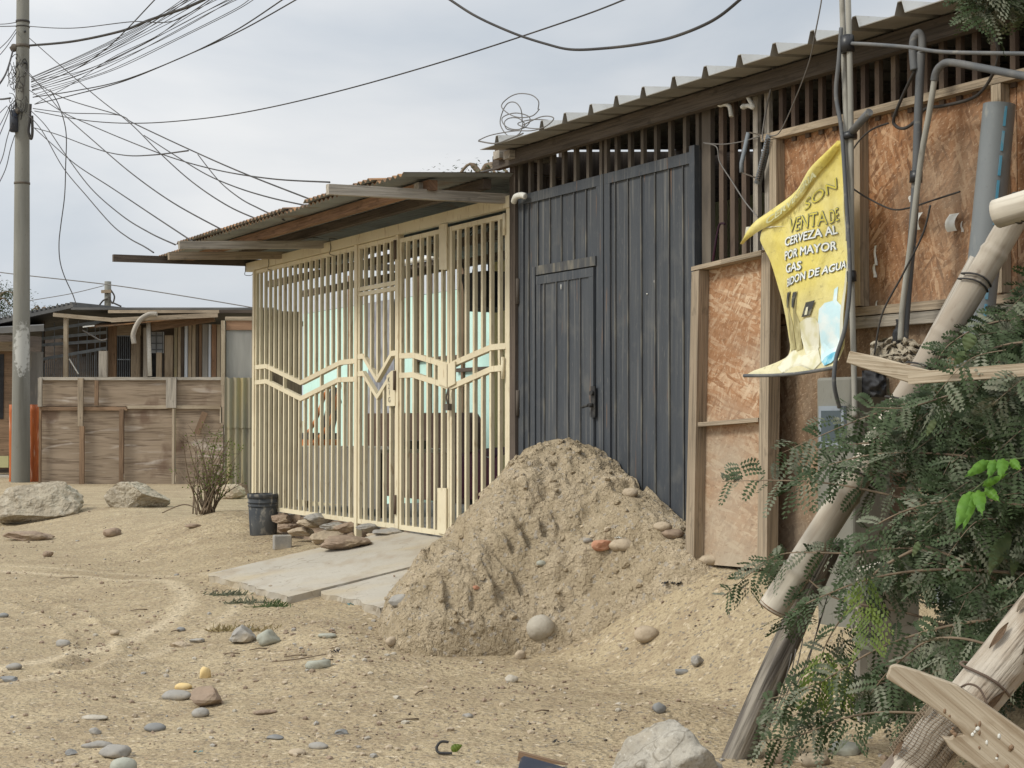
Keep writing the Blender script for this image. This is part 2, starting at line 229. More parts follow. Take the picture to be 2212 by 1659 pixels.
# ------------------------------------------------------------- mesh builder
class MB:
    def __init__(s): s.v=[];s.f=[];s.uv=[];s.mi=[];s.sm=[]
    def face(s,pts,uvs=None,m=0,smooth=False):
        i=len(s.v); s.v+= [Vector(p) for p in pts]; s.f.append(tuple(range(i,i+len(pts))))
        s.uv.append(uvs or [(0,0)]*len(pts)); s.mi.append(m); s.sm.append(smooth)
    def hexa(s,a,m=0):   # a: 8 corners, 0-3 bottom ring, 4-7 top ring
        a=[Vector(p) for p in a]; i=len(s.v); s.v+=a
        ex=(a[1]-a[0]).length; ey=(a[3]-a[0]).length; ez=(a[4]-a[0]).length; mx=max(ex,ey,ez)
        ou,ov=rnd.uniform(0,50),rnd.uniform(0,50)
        loc=[(0,0,0),(ex,0,0),(ex,ey,0),(0,ey,0),(0,0,ez),(ex,0,ez),(ex,ey,ez),(0,ey,ez)]
        k=0 if mx==ex else (1 if mx==ey else 2)
        for n,q in enumerate(((3,2,1,0),(4,5,6,7),(0,1,5,4),(1,2,6,5),(2,3,7,6),(3,0,4,7))):
            s.f.append(tuple(i+j for j in q)); s.mi.append(m); s.sm.append(False)
            s.uv.append([(loc[j][k]+ou, loc[j][(k+1)%3]+loc[j][(k+2)%3]+ov) for j in q])
    def box(s,o,ax,ay,az,m=0):
        o,ax,ay,az=map(Vector,(o,ax,ay,az)); s.hexa([o,o+ax,o+ax+ay,o+ay,o+az,o+ax+az,o+ax+ay+az,o+ay+az],m)
    def fb(s,s0,s1,n0,n1,z0,z1,m=0):
        s.hexa([W(s0,n0,z0),W(s0,n1,z0),W(s1,n1,z0),W(s1,n0,z0),W(s0,n0,z1),W(s0,n1,z1),W(s1,n1,z1),W(s1,n0,z1)],m)
    def pb(s,x0,y0,x1,y1,Y,dep,m=0):  # upright box facing the camera axis, front at Y
        a=P(x0,y1,Y); b=P(x1,y0,Y); s.hexa([(a.x,Y,a.z),(b.x,Y,a.z),(b.x,Y+dep,a.z),(a.x,Y+dep,a.z),(a.x,Y,b.z),(b.x,Y,b.z),(b.x,Y+dep,b.z),(a.x,Y+dep,b.z)],m)
    def fq(s,pts,n0,n1,m=0):  # facade quad from 4 (s,z) points BL,BR,TR,TL extruded n0..n1
        (a,b,c,d)=pts
        s.hexa([W(a[0],n0,a[1]),W(b[0],n0,b[1]),W(b[0],n1,b[1]),W(a[0],n1,a[1]),W(d[0],n0,d[1]),W(c[0],n0,c[1]),W(c[0],n1,c[1]),W(d[0],n1,d[1])],m)
    def beam(s,p,q,w,h,m=0,up=(0,0,1)):
        p,q=Vector(p),Vector(q); d=(q-p).normalized(); u=Vector(up)
        if abs(d.dot(u))>.95: u=Vector((FN.x,FN.y,0))
        sd=d.cross(u).normalized()*w; u=sd.cross(d).normalized()*h
        o=p-sd/2-u/2; s.box(o,q-p,sd,u,m)
    def tube(s,pts,r,k=8,m=0,caps=True,smooth=True,fn=None):
        pts=[Vector(p) for p in pts]; n=len(pts); i0=len(s.v); ln=0; ou,ov=rnd.uniform(0,50),rnd.uniform(0,50)
        rr=r if isinstance(r,(list,tuple)) else [r]*n; lens=[0]
        t=(pts[1]-pts[0]).normalized(); u=t.orthogonal().normalized()
        for j in range(n):
            a=pts[max(0,j-1)]; b=pts[min(n-1,j+1)]; t=(b-a).normalized(); u=(u-t*u.dot(t))
            u=u.normalized() if u.length>1e-6 else t.orthogonal().normalized(); w=t.cross(u)
            if j: lens.append(lens[-1]+(pts[j]-pts[j-1]).length)
            for e in range(k):
                g=2*math.pi*e/k; ra=rr[j]*(fn(lens[-1],g) if fn else 1); s.v.append(pts[j]+(u*math.cos(g)+w*math.sin(g))*ra)
        for j in range(n-1):
            for e in range(k):
                e2=(e+1)%k; s.f.append((i0+j*k+e,i0+j*k+e2,i0+(j+1)*k+e2,i0+(j+1)*k+e)); s.mi.append(m); s.sm.append(smooth)
                c0=2*math.pi*rr[j]*e/k; c1=2*math.pi*rr[j]*(e+1)/k
                s.uv.append([(lens[j]+ou,c0+ov),(lens[j]+ou,c1+ov),(lens[j+1]+ou,c1+ov),(lens[j+1]+ou,c0+ov)])
        if caps:
            for j,rev in ((0,True),(n-1,False)):
                q=[i0+j*k+e for e in range(k)]; 
                if rev: q.reverse()
                s.f.append(tuple(q)); s.mi.append(m); s.sm.append(False); s.uv.append([(ou+.01*e,ov) for e in range(k)])
    def grid(s,fn,nu,nv,m=0,smooth=True,uvs=None,keep=None):
        i0=len(s.v)
        for a in range(nu+1):
            for b in range(nv+1): s.v.append(Vector(fn(a/nu,b/nv)))
        for a in range(nu):
            for b in range(nv):
                if keep and not keep(a,b): continue
                q=((a,b),(a+1,b),(a+1,b+1),(a,b+1)); s.f.append(tuple(i0+x*(nv+1)+y for x,y in q)); s.mi.append(m); s.sm.append(smooth)
                s.uv.append([(uvs(x/nu,y/nv) if uvs else (x/nu,y/nv)) for x,y in q])
    def prism(s,pts,off,m=0):  # flat outline extruded by vector off
        pts=[Vector(p) for p in pts]; off=Vector(off); n=len(pts); i0=len(s.v); s.v+=pts+[p+off for p in pts]
        ou=rnd.uniform(0,50); ax=max(((a-b) for a in pts for b in pts),key=lambda d:d.length).normalized(); ay=ax.cross(off).normalized(); o=pts[0]
        U=lambda p:((p-o).dot(ax)+ou,(p-o).dot(ay)+ou)
        s.f.append(tuple(range(i0,i0+n))); s.uv.append([U(p) for p in pts]); s.mi.append(m); s.sm.append(False)
        s.f.append(tuple(range(i0+2*n-1,i0+n-1,-1))); s.uv.append([U(p) for p in reversed(pts)]); s.mi.append(m); s.sm.append(False)
        for j in range(n):
            k=(j+1)%n; s.f.append((i0+k,i0+j,i0+n+j,i0+n+k)); s.uv.append([U(pts[k]),U(pts[j]),U(pts[j]+ay*.02),U(pts[k]+ay*.02)]); s.mi.append(m); s.sm.append(False)
    def build(s,name,mats,parent=None,label=None,cat=None,group=None,kind=None,fix=True):
        if not isinstance(mats,(list,tuple)): mats=[mats]
        if parent is not None:
            o=Vector(parent['_w'])
        else:
            xs=[p.x for p in s.v];ys=[p.y for p in s.v]; o=Vector(((min(xs)+max(xs))/2,(min(ys)+max(ys))/2,min(p.z for p in s.v)))
        me=bpy.data.meshes.new(name); me.from_pydata([p-o for p in s.v],[],s.f)
        for m in mats: me.materials.append(M[m])
        ul=me.uv_layers.new(name='UVMap'); flat=[c for f in s.uv for uv in f for c in uv]; ul.data.foreach_set('uv',flat)
        me.polygons.foreach_set('material_index',s.mi); me.polygons.foreach_set('use_smooth',s.sm)
        if fix:
            bm=bmesh.new(); bm.from_mesh(me); bmesh.ops.recalc_face_normals(bm,faces=bm.faces); bm.to_mesh(me); bm.free()
        me.update()
        ob=bpy.data.objects.new(name,me); C.objects.link(ob); ob['_w']=tuple(o)
        if parent is not None: ob.parent=parent; ob.location=o-Vector(parent['_w'])
        else: ob.location=o
        tag(ob,label,cat,group,kind); return ob
def tag(o,label=None,cat=None,group=None,kind=None):
    for k,v in (('label',label),('category',cat),('group',group),('kind',kind)):
        if v: o[k]=v
    return o
def thing(name,label,cat,loc,group=None):
    o=bpy.data.objects.new(name,None); C.objects.link(o); o.empty_display_size=.1
    o.location=Vector(loc); o['_w']=tuple(Vector(loc)); return tag(o,label,cat,group)
def smooth_path(pts,n=8):
    pts=[Vector(p) for p in pts]
    if len(pts)<3: return [pts[0].lerp(pts[-1],i/n) for i in range(n+1)]
    out=[]
    for i in range(len(pts)-1):
        a=pts[max(0,i-1)];b=pts[i];c=pts[i+1];d=pts[min(len(pts)-1,i+2)]
        for j in range(n):
            t=j/n; out.append(.5*((2*b)+(c-a)*t+(2*a-5*b+4*c-d)*t*t+(3*b-a-3*c+d)*t**3))
    out.append(pts[-1]); return out
def wirepx(pts,Y0,Y1,r,n=8):
    k=len(pts)-1; return smooth_path([P(x,y,lerp(Y0,Y1,i/k)) for i,(x,y) in enumerate(pts)],n)
# ============================================================= GROUND
TRACK=[(-40,1285),(60,1300),(130,1325),(190,1365),(212,1395),(200,1425),(165,1445)]
TRK=[]
for x,y in TRACK:
    d=ray(x,y); k=-1.2/d.z; TRK.append((d.x*k,d.y*k))
def segd(x,y,pts):
    b=9e9
    for (ax,ay),(bx,by) in zip(pts,pts[1:]):
        dx,dy=bx-ax,by-ay; t=max(0,min(1,((x-ax)*dx+(y-ay)*dy)/(dx*dx+dy*dy))); b=min(b,(x-ax-dx*t)**2+(y-ay-dy*t)**2)
    return math.sqrt(b)
SLAB=(-.7,1.80,0.,1.44)
def slabz(n): return lerp(.385,.13,max(0,min(1,n/1.45)))
def gz(x,y,fine=True):
    s,n=SN(x,y)
    amp=lerp(.42,.20,sm(.8,2.2,s))+.035*sm(-1.2,-1.9,s)*(1-.85*sm(5.0,8.5,s))
    wd=lerp(.85,1.45,sm(-.2,1.0,s))
    if n>0: b=amp*(1-sm(.02,wd,n))
    else: b=amp-.06*sm(-.0,-.3,n) if s<5.2 else amp
    if n<-.12 and -9<s<5.0: b=.15
    z=b
    near=1/(1+max(0,y-9)*.08)
    if fine:
        z+=near*(.035*fbm(x*.9,y*.7,1.3,3)+.016*fbm(x*3.1,y*2.6,4.,4)) if n>-.1 else 0
        if y<12: z+=.010*fbm(x*11,y*9,7.,4)
        z+=.03*math.exp(-((x+.1)**2/.35+(y-6.5)**2/.12))+.05*math.exp(-((x-.55)**2/.3+(y-6.15)**2/.06))
    z+=.10*math.exp(-((x+.98)**2/.10+(y-8.35)**2/.35))+.05*math.exp(-((x+.75)**2/.12+(y-7.4)**2/.25))
    if -3.4<x<-1.2 and 7<y<14:
        d=segd(x,y,TRK)
        if d<.3: z+=-.03*math.exp(-(d/.06)**2)+.02*math.exp(-((d-.12)/.04)**2)
    z+=.13*math.exp(-((x+2.6)**2/.35+(y-14.6)**2/.9))        # soil heap round the dry shrub
    if n>.3 and -1.2<s<3.2:
        tz=(slabz(n)-.045 if n<1.45 else .085)*(1-sm(1.5,2.5,n)); wk=sm(.3,.9,n)*sm(-1.2,-.2,s)*(1-sm(1.9,3.2,s)); z=lerp(z,max(z,tz),wk)
    if SLAB[0]-.02<s<SLAB[1]+.02 and -.05<n<SLAB[3]+.02: z=min(z,slabz(n)-.04)
    return z
# ------------------------------------------------------------- earth mound
MC=FP(1200,950,.22); MZT=MC.z+.0; MCX,MCY=MC.x,MC.y
BASE=[(815,1330),(818,1385),(870,1412),(960,1412),(1060,1402),(1150,1398),(1225,1402),(1320,1378),(1400,1352),(1480,1315),(1560,1275),(1625,1236)]
def gflat(px,py,z0=0.):
    d=ray(px,py); Y=5.
    while Y<20:
        p=CAM+d*(Y/d.y)
        if p.z<=gz(p.x,p.y,False): return p
        Y+=.02
    return p
RT=[]
for i,(px,py) in enumerate(BASE):
    z0=interp(i,[(0,.03),(7,.02),(9,.12),(10,.26),(11,.36)]); p=gflat(px,py,z0); RT.append((math.atan2(p.y-MCY,p.x-MCX),math.hypot(p.x-MCX,p.y-MCY)))
RT=sorted(RT)[:-1]+[(-.8,1.5)]; RT=[(-2.93,.98),(-2.44,1.2),(-2.19,1.3),(-2.0,1.16),(-1.75,.97),(-1.54,.98),(-1.36,1.07),(-1.24,1.16),(-1.15,1.28),(-1.05,1.36),(-.8,1.36)]
def Rth(th):
    if th<RT[0][0] or th>RT[-1][0]:
        # behind: along the front of the buildings
        if th>0: return .9
        return interp(th,[(-math.pi,.82),(RT[0][0],RT[0][1])]) if th<RT[0][0] else RT[-1][1]
    return interp(th,RT)
RTAB=[Rth(-math.pi+2*math.pi*i/180) for i in range(181)]
RTAB=[sum(RTAB[(i+j)%180] for j in range(-2,3))/5 for i in range(181)]
def mprof(q,w):
    l=1-(math.sqrt(q*q+.16*.16)-.16)/(math.sqrt(1+.16*.16)-.16)
    q2=min(1,q/.95); a=1-.80*((math.sqrt(q2*q2+.0256)-.16)/.8527)
    scarp=a if q<.95 else a*max(0,(1-q)/.05)
    return lerp(l,scarp,w)
def mz(x,y,fine=True):
    dx,dy=x-MCX,y-MCY; r=math.hypot(dx,dy); th=math.atan2(dy,dx); i=(th+math.pi)/(2*math.pi)*180
    Rr=lerp(RTAB[int(i)%181],RTAB[min(180,int(i)+1)],i-int(i))*(1+.05*nz(math.cos(th)*2.2,math.sin(th)*2.2,5)+.05*nz(math.cos(th)*7,math.sin(th)*7,9))
    q=r/Rr
    if q>=1: return None
    left=sm(-.9,-2.2,th) if th<0 else 1.0
    w=.12+.55*(1-sm(-2.0,-1.2,th)) if th<0 else .7
    g=gz(x,y,False)
    h=(MZT-g)*mprof(q,w)
    if fine:
        e=min(1,(1-q)*5)*min(1,.30+q*1.4)
        rid=1-abs(fbm(th*2.4+3,r*1.1,2.2,3))*3
        rgh=.15+.85*sm(-.12,.14,fbm(x*1.9+5,y*1.9,h*1.5,3)); e*=1; h+=e*rgh*(.018*rid-.01+.085*fbm(x*2.3,y*2.3,h*2.0,3)+.075*(.35-abs(fbm(x*6.3,y*6.3,h*5,3))*2.2)+.05*(.4-abs(fbm(x*15,y*15,h*12,3))*2)+.022*fbm(x*42,y*42,3,3))
        t=h*4.2+(x-MCX)*1.3+1.8*fbm(x*2.2,y*2.2,8,2); f=t-math.floor(t); h+=e*.06*(sm(.35,.55,f)-f)
        if LW: h+=e*ledge(x,y)
        h0=(MZT-g)*mprof(q,w); h=max(h0-.17,min(h0+lerp(.015,.10,sm(.02,.3,SN(x,y)[1])),h))
    return g+max(-.02,h)
LEDGES=[[(1080,1184),(1110,1176),(1150,1158),(1182,1134),(1205,1115)],[(1226,1330),(1224,1296),(1245,1262),(1275,1225),(1305,1200)],[(1140,1395),(1158,1350),(1190,1322),(1235,1302)],[(848,1290),(862,1345),(905,1376),(960,1388),(1020,1384),(1075,1374)],[(1345,1330),(1378,1292),(1398,1245)],[(950,1166),(1000,1138),(1050,1120)],[(1040,1290),(1090,1262),(1120,1230)],[(930,1290),(990,1270),(1040,1290)]]
LW=[]
def _march(px,py):
    d=ray(px,py); Y=6.5
    while Y<10:
        p=CAM+d*(Y/d.y); m=mz(p.x,p.y,False)
        if m is not None and p.z<=m: return (p.x,p.y)
        Y+=.02
    return (CAM+d*(8/d.y)).xy[:]
_L=[[_march(*p) for p in l] for l in LEDGES]
def ledge(x,y):
    t=0
    for i,l in enumerate(_L):
        j=.03*nz(x*9,y*9,i); d=segd(x+j,y-j,l)
        if d>.3: continue
        a=min(l,key=lambda p:(p[0]-x)**2+(p[1]-y)**2); out=math.hypot(x-MCX,y-MCY)-math.hypot(a[0]-MCX,a[1]-MCY)
        k=sm(-.03,.03,out+j); t+=-k*.085*math.exp(-d/.075)+(1-k)*.022*math.exp(-d/.05)
    return t
LW.append(1)
def topz(x,y):
    g=gz(x,y); s,n=SN(x,y)
    if SLAB[0]<s<SLAB[1] and 0<n<SLAB[3]: g=max(g,slabz(n))
    if n>.01 and abs(x-MCX)<2.2 and abs(y-MCY)<2.2:
        m=mz(x,y)
        if m is not None: g=max(g,m)
    return g
def G(px,py):
    d=ray(px,py); Y=4.2; p=None; prev=4.2
    while Y<60:
        p=CAM+d*(Y/d.y)
        if p.z<=topz(p.x,p.y):
            lo,hi=prev,Y
            for _ in range(12):
                mid=(lo+hi)/2; q=CAM+d*(mid/d.y)
                if q.z<=topz(q.x,q.y): hi=mid
                else: lo=mid
            return CAM+d*(hi/d.y)
        prev=Y; Y+=.04 if Y<16 else .2
    return P(px,py,25)
def axis(segs):
    out=[]
    for a,b,st in segs:
        n=max(1,round((b-a)/st)); out+=[a+(b-a)*i/n for i in range(n)]
    out.append(segs[-1][1]); return out
xs=axis([(-600,-80,65),(-80,-16,8),(-16,-5,.5),(-5,-3.4,.12),(-3.4,1.9,.026),(1.9,4,.1),(4,16,1),(16,80,8),(80,600,65)])
ys=axis([(-60,0,8),(0,4,.5),(4,5,.1),(5,9.2,.026),(9.2,13,.05),(13,20,.12),(20,34,.5),(34,80,4),(80,900,80)])
g=MB(); nx,ny=len(xs)-1,len(ys)-1
for a in xs:
    for b in ys: g.v.append(Vector((a,b,gz(a,b) if abs(a)<40 and b<40 else 0)))
for i in range(nx):
    for j in range(ny):
        g.f.append((i*(ny+1)+j,(i+1)*(ny+1)+j,(i+1)*(ny+1)+j+1,i*(ny+1)+j+1)); g.uv.append([(0,0)]*4); g.mi.append(0); g.sm.append(True)
g.build('ground','sand',kind='structure',fix=False)
# mound sheet in street-front coordinates
mb=MB(); S0,S1,N1,st=-2.75,.75,1.75,.0125
ns,nn=int((S1-S0)/st),int(N1/st); ok={}
for a in range(ns+1):
    for b in range(nn+1):
        p=W(S0+a*st,.014+b*st,0); m=mz(p.x,p.y); gg=gz(p.x,p.y)
        jit=.004
        ok[a,b]=m is not None and m>gg-.012
        mb.v.append(Vector((p.x+jit*nz(p.x*90,p.y*90,1),p.y+jit*nz(p.x*90,p.y*90,4),(m if m is not None else gg-.05))))
for a in range(ns):
    for b in range(nn):
        if any(ok[q] for q in ((a,b),(a+1,b),(a+1,b+1),(a,b+1))):
            mb.f.append((a*(nn+1)+b,a*(nn+1)+b+1,(a+1)*(nn+1)+b+1,(a+1)*(nn+1)+b)); mb.uv.append([(0,0)]*4); mb.mi.append(0); mb.sm.append(True)
used=sorted({i for f in mb.f for i in f}); mp={o:i for i,o in enumerate(used)}
mb.v=[mb.v[i] for i in used]; mb.f=[tuple(mp[i] for i in f) for f in mb.f]
mound=thing('dirt_mound','large lumpy heap of pale sandy earth against the dark grey gate','dirt mound',(MCX,MCY,.0))
mb.build('soil','soil',mound,fix=False)
# clods and chips
ICO={}
def ico(sub):
    if sub not in ICO:
        bm=bmesh.new(); bmesh.ops.create_icosphere(bm,subdivisions=sub,radius=1); bm.verts.ensure_lookup_table()
        ICO[sub]=([v.co.copy() for v in bm.verts],[tuple(v.index for v in f.verts) for f in bm.faces]); bm.free()
    return ICO[sub]
def pebble(mbd,c,r,sub=1,m=0,flat=.6,seed=0,ang=0,smooth=True,dims=None,rot=0,namp=.28):
    vs,fs=ico(sub); i0=len(mbd.v); q=random.Random(seed); ca,sa=math.cos(rot),math.sin(rot)
    planes=[(Vector((q.uniform(-1,1),q.uniform(-1,1),q.uniform(-.9,.9))).normalized(),q.uniform(.5,.8)) for _ in range(ang)]
    o=Vector((q.uniform(0,99),q.uniform(0,99),q.uniform(0,99))); dm=dims or (r,r*q.uniform(.6,1),r*flat)
    for v in vs:
        w=v.copy()
        for n,d in planes:
            t=w.dot(n)
            if t>d: w-=n*(t-d)*.93
        k=1+namp*noise.noise(v*1.1+o)+(.10*noise.noise(v*3.3+o)+(.06*noise.noise(v*8+o) if sub>2 else 0) if ang or namp>.2 else .02*noise.noise(v*4+o))
        w*=k; x,y=w.x*dm[0],w.y*dm[1]
        mbd.v.append(Vector(c)+Vector((x*ca-y*sa,x*sa+y*ca,w.z*dm[2])))
    for f in fs: mbd.f.append(tuple(i0+j for j in f)); mbd.uv.append([(0,0)]*3); mbd.mi.append(m); mbd.sm.append(smooth)
cl=MB(); q=random.Random(3)
for i in range(3200):
    s=q.uniform(-2.6,.6); n=q.uniform(.03,1.6); p=W(s,n,0); m=mz(p.x,p.y)
    if m is None or m<gz(p.x,p.y)+.02: continue
    r=.0035+.022*q.random()**7
    pebble(cl,(p.x,p.y,m+r*.1),r,1,0 if q.random()<.9 else 1,q.uniform(.5,.9),i,2,False,rot=q.uniform(0,6),namp=.4)
o=cl.build('clods',['soil','stonetan'],mound,kind='stuff',fix=False)
gr=MB(); q=random.Random(5)
for i in range(4200):
    if i<3000: Y=4.9+4.6*q.random()**1.1; x=q.uniform(-2.6,1.7)*Y/7
    elif i<3600: x=-.95+q.gauss(0,.28); Y=7.9+q.gauss(0,.5)
    else: Y=q.uniform(9,18); x=q.uniform(-.36,-.07)*Y
    s,n=SN(x,Y)
    if n<.06 or Y<4.6: continue
    if SLAB[0]<s<SLAB[1] and n<SLAB[3] and q.random()<.93: continue
    if mz(x,Y,False) is not None: continue
    r=.0025+.016*q.random()**5+(.004 if i>=3600 else 0); pebble(gr,(x,Y,topz(x,Y)+r*.2),r,1,q.choice((0,0,0,0,1,2,2,2,3)),q.uniform(.35,.8),i,q.choice((0,2)),False,rot=q.uniform(0,6))
for k in range(95):
    if k<70: Y=4.9+5*q.random(); x=q.uniform(-2.2,1.3)*Y/7
    else: Y=q.uniform(9.5,16); x=q.uniform(-.34,-.12)*Y
    n=SN(x,Y)[1]
    if n<.1: continue
    for j in range(q.randrange(5,16)):
        a,b_=x+q.gauss(0,.10),Y+q.gauss(0,.07); s_,n_=SN(a,b_)
        if mz(a,b_,False) is not None or (SLAB[0]<s_<SLAB[1] and n_<SLAB[3]) or b_<4.6: continue
        r=q.uniform(.003,.009); pebble(gr,(a,b_,gz(a,b_)+r*.3),r,1,q.choice((2,2,2,4,0)),.7,k*31+j,2,False,rot=q.uniform(0,6),namp=.5)
gr.build('gravel',['stonetan','stonegrey','stonebrown','stonepale','darkwood'],kind='stuff',fix=False)
# concrete ramp in front of the barred gate: two poured slabs
def slab(s0,s1,nfun,zoff,seed,nsub=40,left=None):
    mbd=MB(); NS,NN=26,30
    def top(u,v):
        s=lerp(s0,s1,u); e=nfun(s); n=lerp(.0,e,v); 
        if v>.98: n+=.0
        p=W(s,n,slabz(n)+zoff+.004*fbm(s*3,n*3,seed,3)); return p
    mbd.grid(top,NS,NN)
    # broken edges
    def front(u,v):
        s=lerp(s0,s1,u); n=nfun(s); return W(s,n-.02*v+.015*nz(s*30,v*3,seed),slabz(n)+zoff+.004*fbm(s*3,n*3,seed,3)-.14*v)
    mbd.grid(front,NS,4,smooth=False)
    for ss,sg in ((s0,-1),(s1,1)):
        def side(u,v,ss=ss,sg=sg):
            n=nfun(ss)*u; return W(ss+sg*.0+.01*nz(n*20,v*3,seed)*(1 if 0<v else 0),n,slabz(n)+zoff+.004*fbm(ss*3,n*3,seed,3)-.14*v)
        mbd.grid(side,NN,4,smooth=False)
    return mbd
e1=lambda s:1.41+.05*nz(s*5,2,1)+.03*nz(s*17,1,4)
e2=lambda s:1.22+.05*nz(s*5,7,1)
slab(.245,1.79,e1,0,1).build('concrete_ramp','concrete',label='pale worn concrete ramp sloping down from the cream barred gate',cat='ramp')
slab(-.68,.235,e2,-.012,3).build('concrete_slab','concrete',label='lower dusty concrete slab half buried beside the dirt heap',cat='slab')
# ============================================================= CREAM BARRED GATE
zB,zT,zH0,zH1=.40,2.51,2.54,2.615
gate=thing('barred_gate','tall cream metal bar gate with zigzag rails closing a porch','gate',W(2.4,0,.2))
h=MB(); h.fb(-.0,4.93,-.025,.035,zH0,zH1); h.build('header_beam','cream',gate)
sL=FZ(552,800)[0]; s1=FZ(774,800)[0]; s2=FZ(863.5,800)[0]; s3=FZ(974.5,800)[0]; s4=FZ(1104,800)[0]
POST=.045
for s,zb in ((sL,.22),(s1,.22),(s2,.30),(s4,.36)):
    b=MB(); b.fb(s-POST/2,s+POST/2,-.022,.024,zb,zH0-.001); b.build('gate_post','cream',gate)
def zig(pts): return sorted(FZ(483.9+x*.3125,345.6+y*.3125) for x,y in pts)
def leaf(name,sa,sb,nb,up,lo,ztop,extra=(),mid=()):
    b=MB(); zu,zl=zig(up),zig(lo); sa,sb=min(sa,sb),max(sa,sb)
    zu[0]=(sa,zu[0][1]); zu[-1]=(sb,zu[-1][1]); zl[0]=(sa,zl[0][1]); zl[-1]=(sb,zl[-1][1])
    b.fb(sa,sb,-.014,.015,zB,zB+.035); b.fb(sa,sb,-.014,.015,ztop-.03,ztop)
    for zz in (zu,zl):
        for (a,za),(c,zc) in zip(zz,zz[1:]): b.fq([(a,za-.019),(c,zc-.019),(c,zc+.019),(a,za+.019)],-.0165,.0175)
    for m_ in mid: b.fb(sa,sb,-.013,.016,m_-.015,m_+.015)
    for i in range(1,nb):
        s=lerp(sa,sb,i/nb); w=.0128; 
        b.fb(s-w,s+w,-.0125,.0125,interp(s,zu),ztop-.02); b.fb(s-w,s+w,-.0125,.0125,zB+.02,interp(s,zl))
        if i in extra: b.fb(s-w,s+w,-.0125,.0125,interp(s,zl),interp(s,zu))
    for s in (sa+.016,sb-.016): b.fb(s-.016,s+.016,-.0125,.0135,zB+.01,ztop-.01)
    return b.build(name,'cream',gate)
leaf('fixed_panel',s1+.024,sL-.024,19,[(205,1435),(300,1425),(540,1540),(815,1400),(905,1390)],[(205,1540),(300,1530),(540,1650),(800,1520),(905,1515)],zH0-.005,(1,3,6,13,16,17,18))
leaf('door_leaf',s2+.024,s1-.024,6,[(945,1362),(970,1355),(1067,1520),(1170,1338),(1190,1335)],[(945,1480),(970,1475),(1070,1640),(1150,1510),(1190,1465)],zH0-.005,(),(2.195,2.155))
leaf('gate_leaf',s3+.004,s2-.024,7,[(1225,1355),(1320,1350),(1500,1405),(1565,1425)],[(1225,1490),(1315,1485),(1500,1545),(1565,1570)],zT,(1,2,3,5))
leaf('gate_leaf',s4+.024,s3-.004,7,[(1570,1425),(1625,1395),(1860,1295),(1965,1285)],[(1570,1570),(1625,1550),(1860,1445),(1965,1435)],zT,(1,2,4))
def plate(name,pts,n0,n1,m='cream'):
    b=MB(); b.prism([W(*[FZ(x,y)[0]],n0,FZ(x,y)[1]) for x,y in pts],FN*(n1-n0)); return b.build(name,m,gate)
plate('lock_plate',[(843,812),(853,801),(861,800),(861,877),(843,877)],.0185,.03)
plate('cover_plate',[(956,486),(972.5,483),(972.5,583),(956,583)],.0185,.028)
plate('cover_plate',[(954,783),(973.5,787),(973.5,837),(954,829)],.0205,.03)
plate('cover_plate',[(975.5,786),(991,781),(991,829),(975.5,837)],.0205,.03)
plate('cover_plate',[(953,1054),(971.5,1054),(971.5,1155),(953,1150)],.0185,.03)
for (x,y) in ((1099,485),(1096,795),(862,540),(862,1090),(861,822)):
    s,z=FZ(x,y); b=MB(); b.tube([W(s,.033,z-.07),W(s,.033,z+.07)],.011,8); b.build('hinge','rust' if x<900 else 'cream',gate)
s,z=FZ(980,858); b=MB(); b.tube(smooth_path([W(s,.04,z+.06),W(s-.02,.05,z),W(s,.04,z-.06),W(s+.02,.045,z),W(s,.04,z+.06)]),.006,6); b.fb(s-.03,s+.03,.03,.06,z-.09,z-.045); b.build('chain_padlock','rust2',gate)
# scratched mark on the lock plate
def textgeo(body,ofs=0.,res=3):
    cu=bpy.data.curves.new('t','FONT'); cu.body=body; cu.fill_mode='FRONT'; cu.offset=ofs; cu.resolution_u=res
    ob=bpy.data.objects.new('t',cu); C.objects.link(ob); dg=bpy.context.evaluated_depsgraph_get()
    me=bpy.data.meshes.new_from_object(ob.evaluated_get(dg)); v=[x.co.copy() for x in me.vertices]; f=[tuple(p.vertices) for p in me.polygons]
    bpy.data.objects.remove(ob); bpy.data.meshes.remove(me); bpy.data.curves.remove(cu); return v,f
b=MB()
for ch,(x,y) in zip('K21G',((846,826),(847,840),(848,853),(847,869))):
    v,f=textgeo(ch,-.004); s,z=FZ(x,y)
    for p in f: b.face([W(s-v[i].x*.055,.0325,z+v[i].y*.055) for i in p])
b.build('painted_mark','black',gate)
# ============================================================= PORCH CANOPY
can=thing('porch_canopy','rusty corrugated lean-to canopy on wooden beams over the cream gate','canopy',W(2.6,.4,2.55))
def czr(n): return 2.745-.075*(n/.8) if n>0 else 2.745+.085*n
c=MB()
def csheet(s0,s1,n0,n1,dz,per=.076,amp=.011,tilt=0.):
    k=int((s1-s0)/per*6)
    for side,off in ((0,0),(1,-.004)):
        c.grid(lambda u,v,off=off:W(lerp(s0,s1,u),lerp(n0,n1,v),czr(lerp(n0,n1,v))+dz+tilt*(u-.5)+off+amp*math.sin(2*math.pi*(lerp(s0,s1,u))/per)),k,3,m=1 if side else 0)
    c.grid(lambda u,v:W(lerp(s0,s1,u),n1,czr(n1)+dz+tilt*(u-.5)-.004*v+amp*math.sin(2*math.pi*(lerp(s0,s1,u))/per)),k,1,m=0)
csheet(-.06,3.7,-1.85,.80,.012); csheet(3.65,4.35,-.85,.80,.010); csheet(4.2,5.15,-.85,.80,-.018)
csheet(.35,1.5,-.2,.83,.038); csheet(1.9,3.6,-.3,.82,.036); csheet(3.3,4.4,-.1,.84,.04)
c.build('corrugated_sheet',['zincrust','zinc'],can,fix=False)
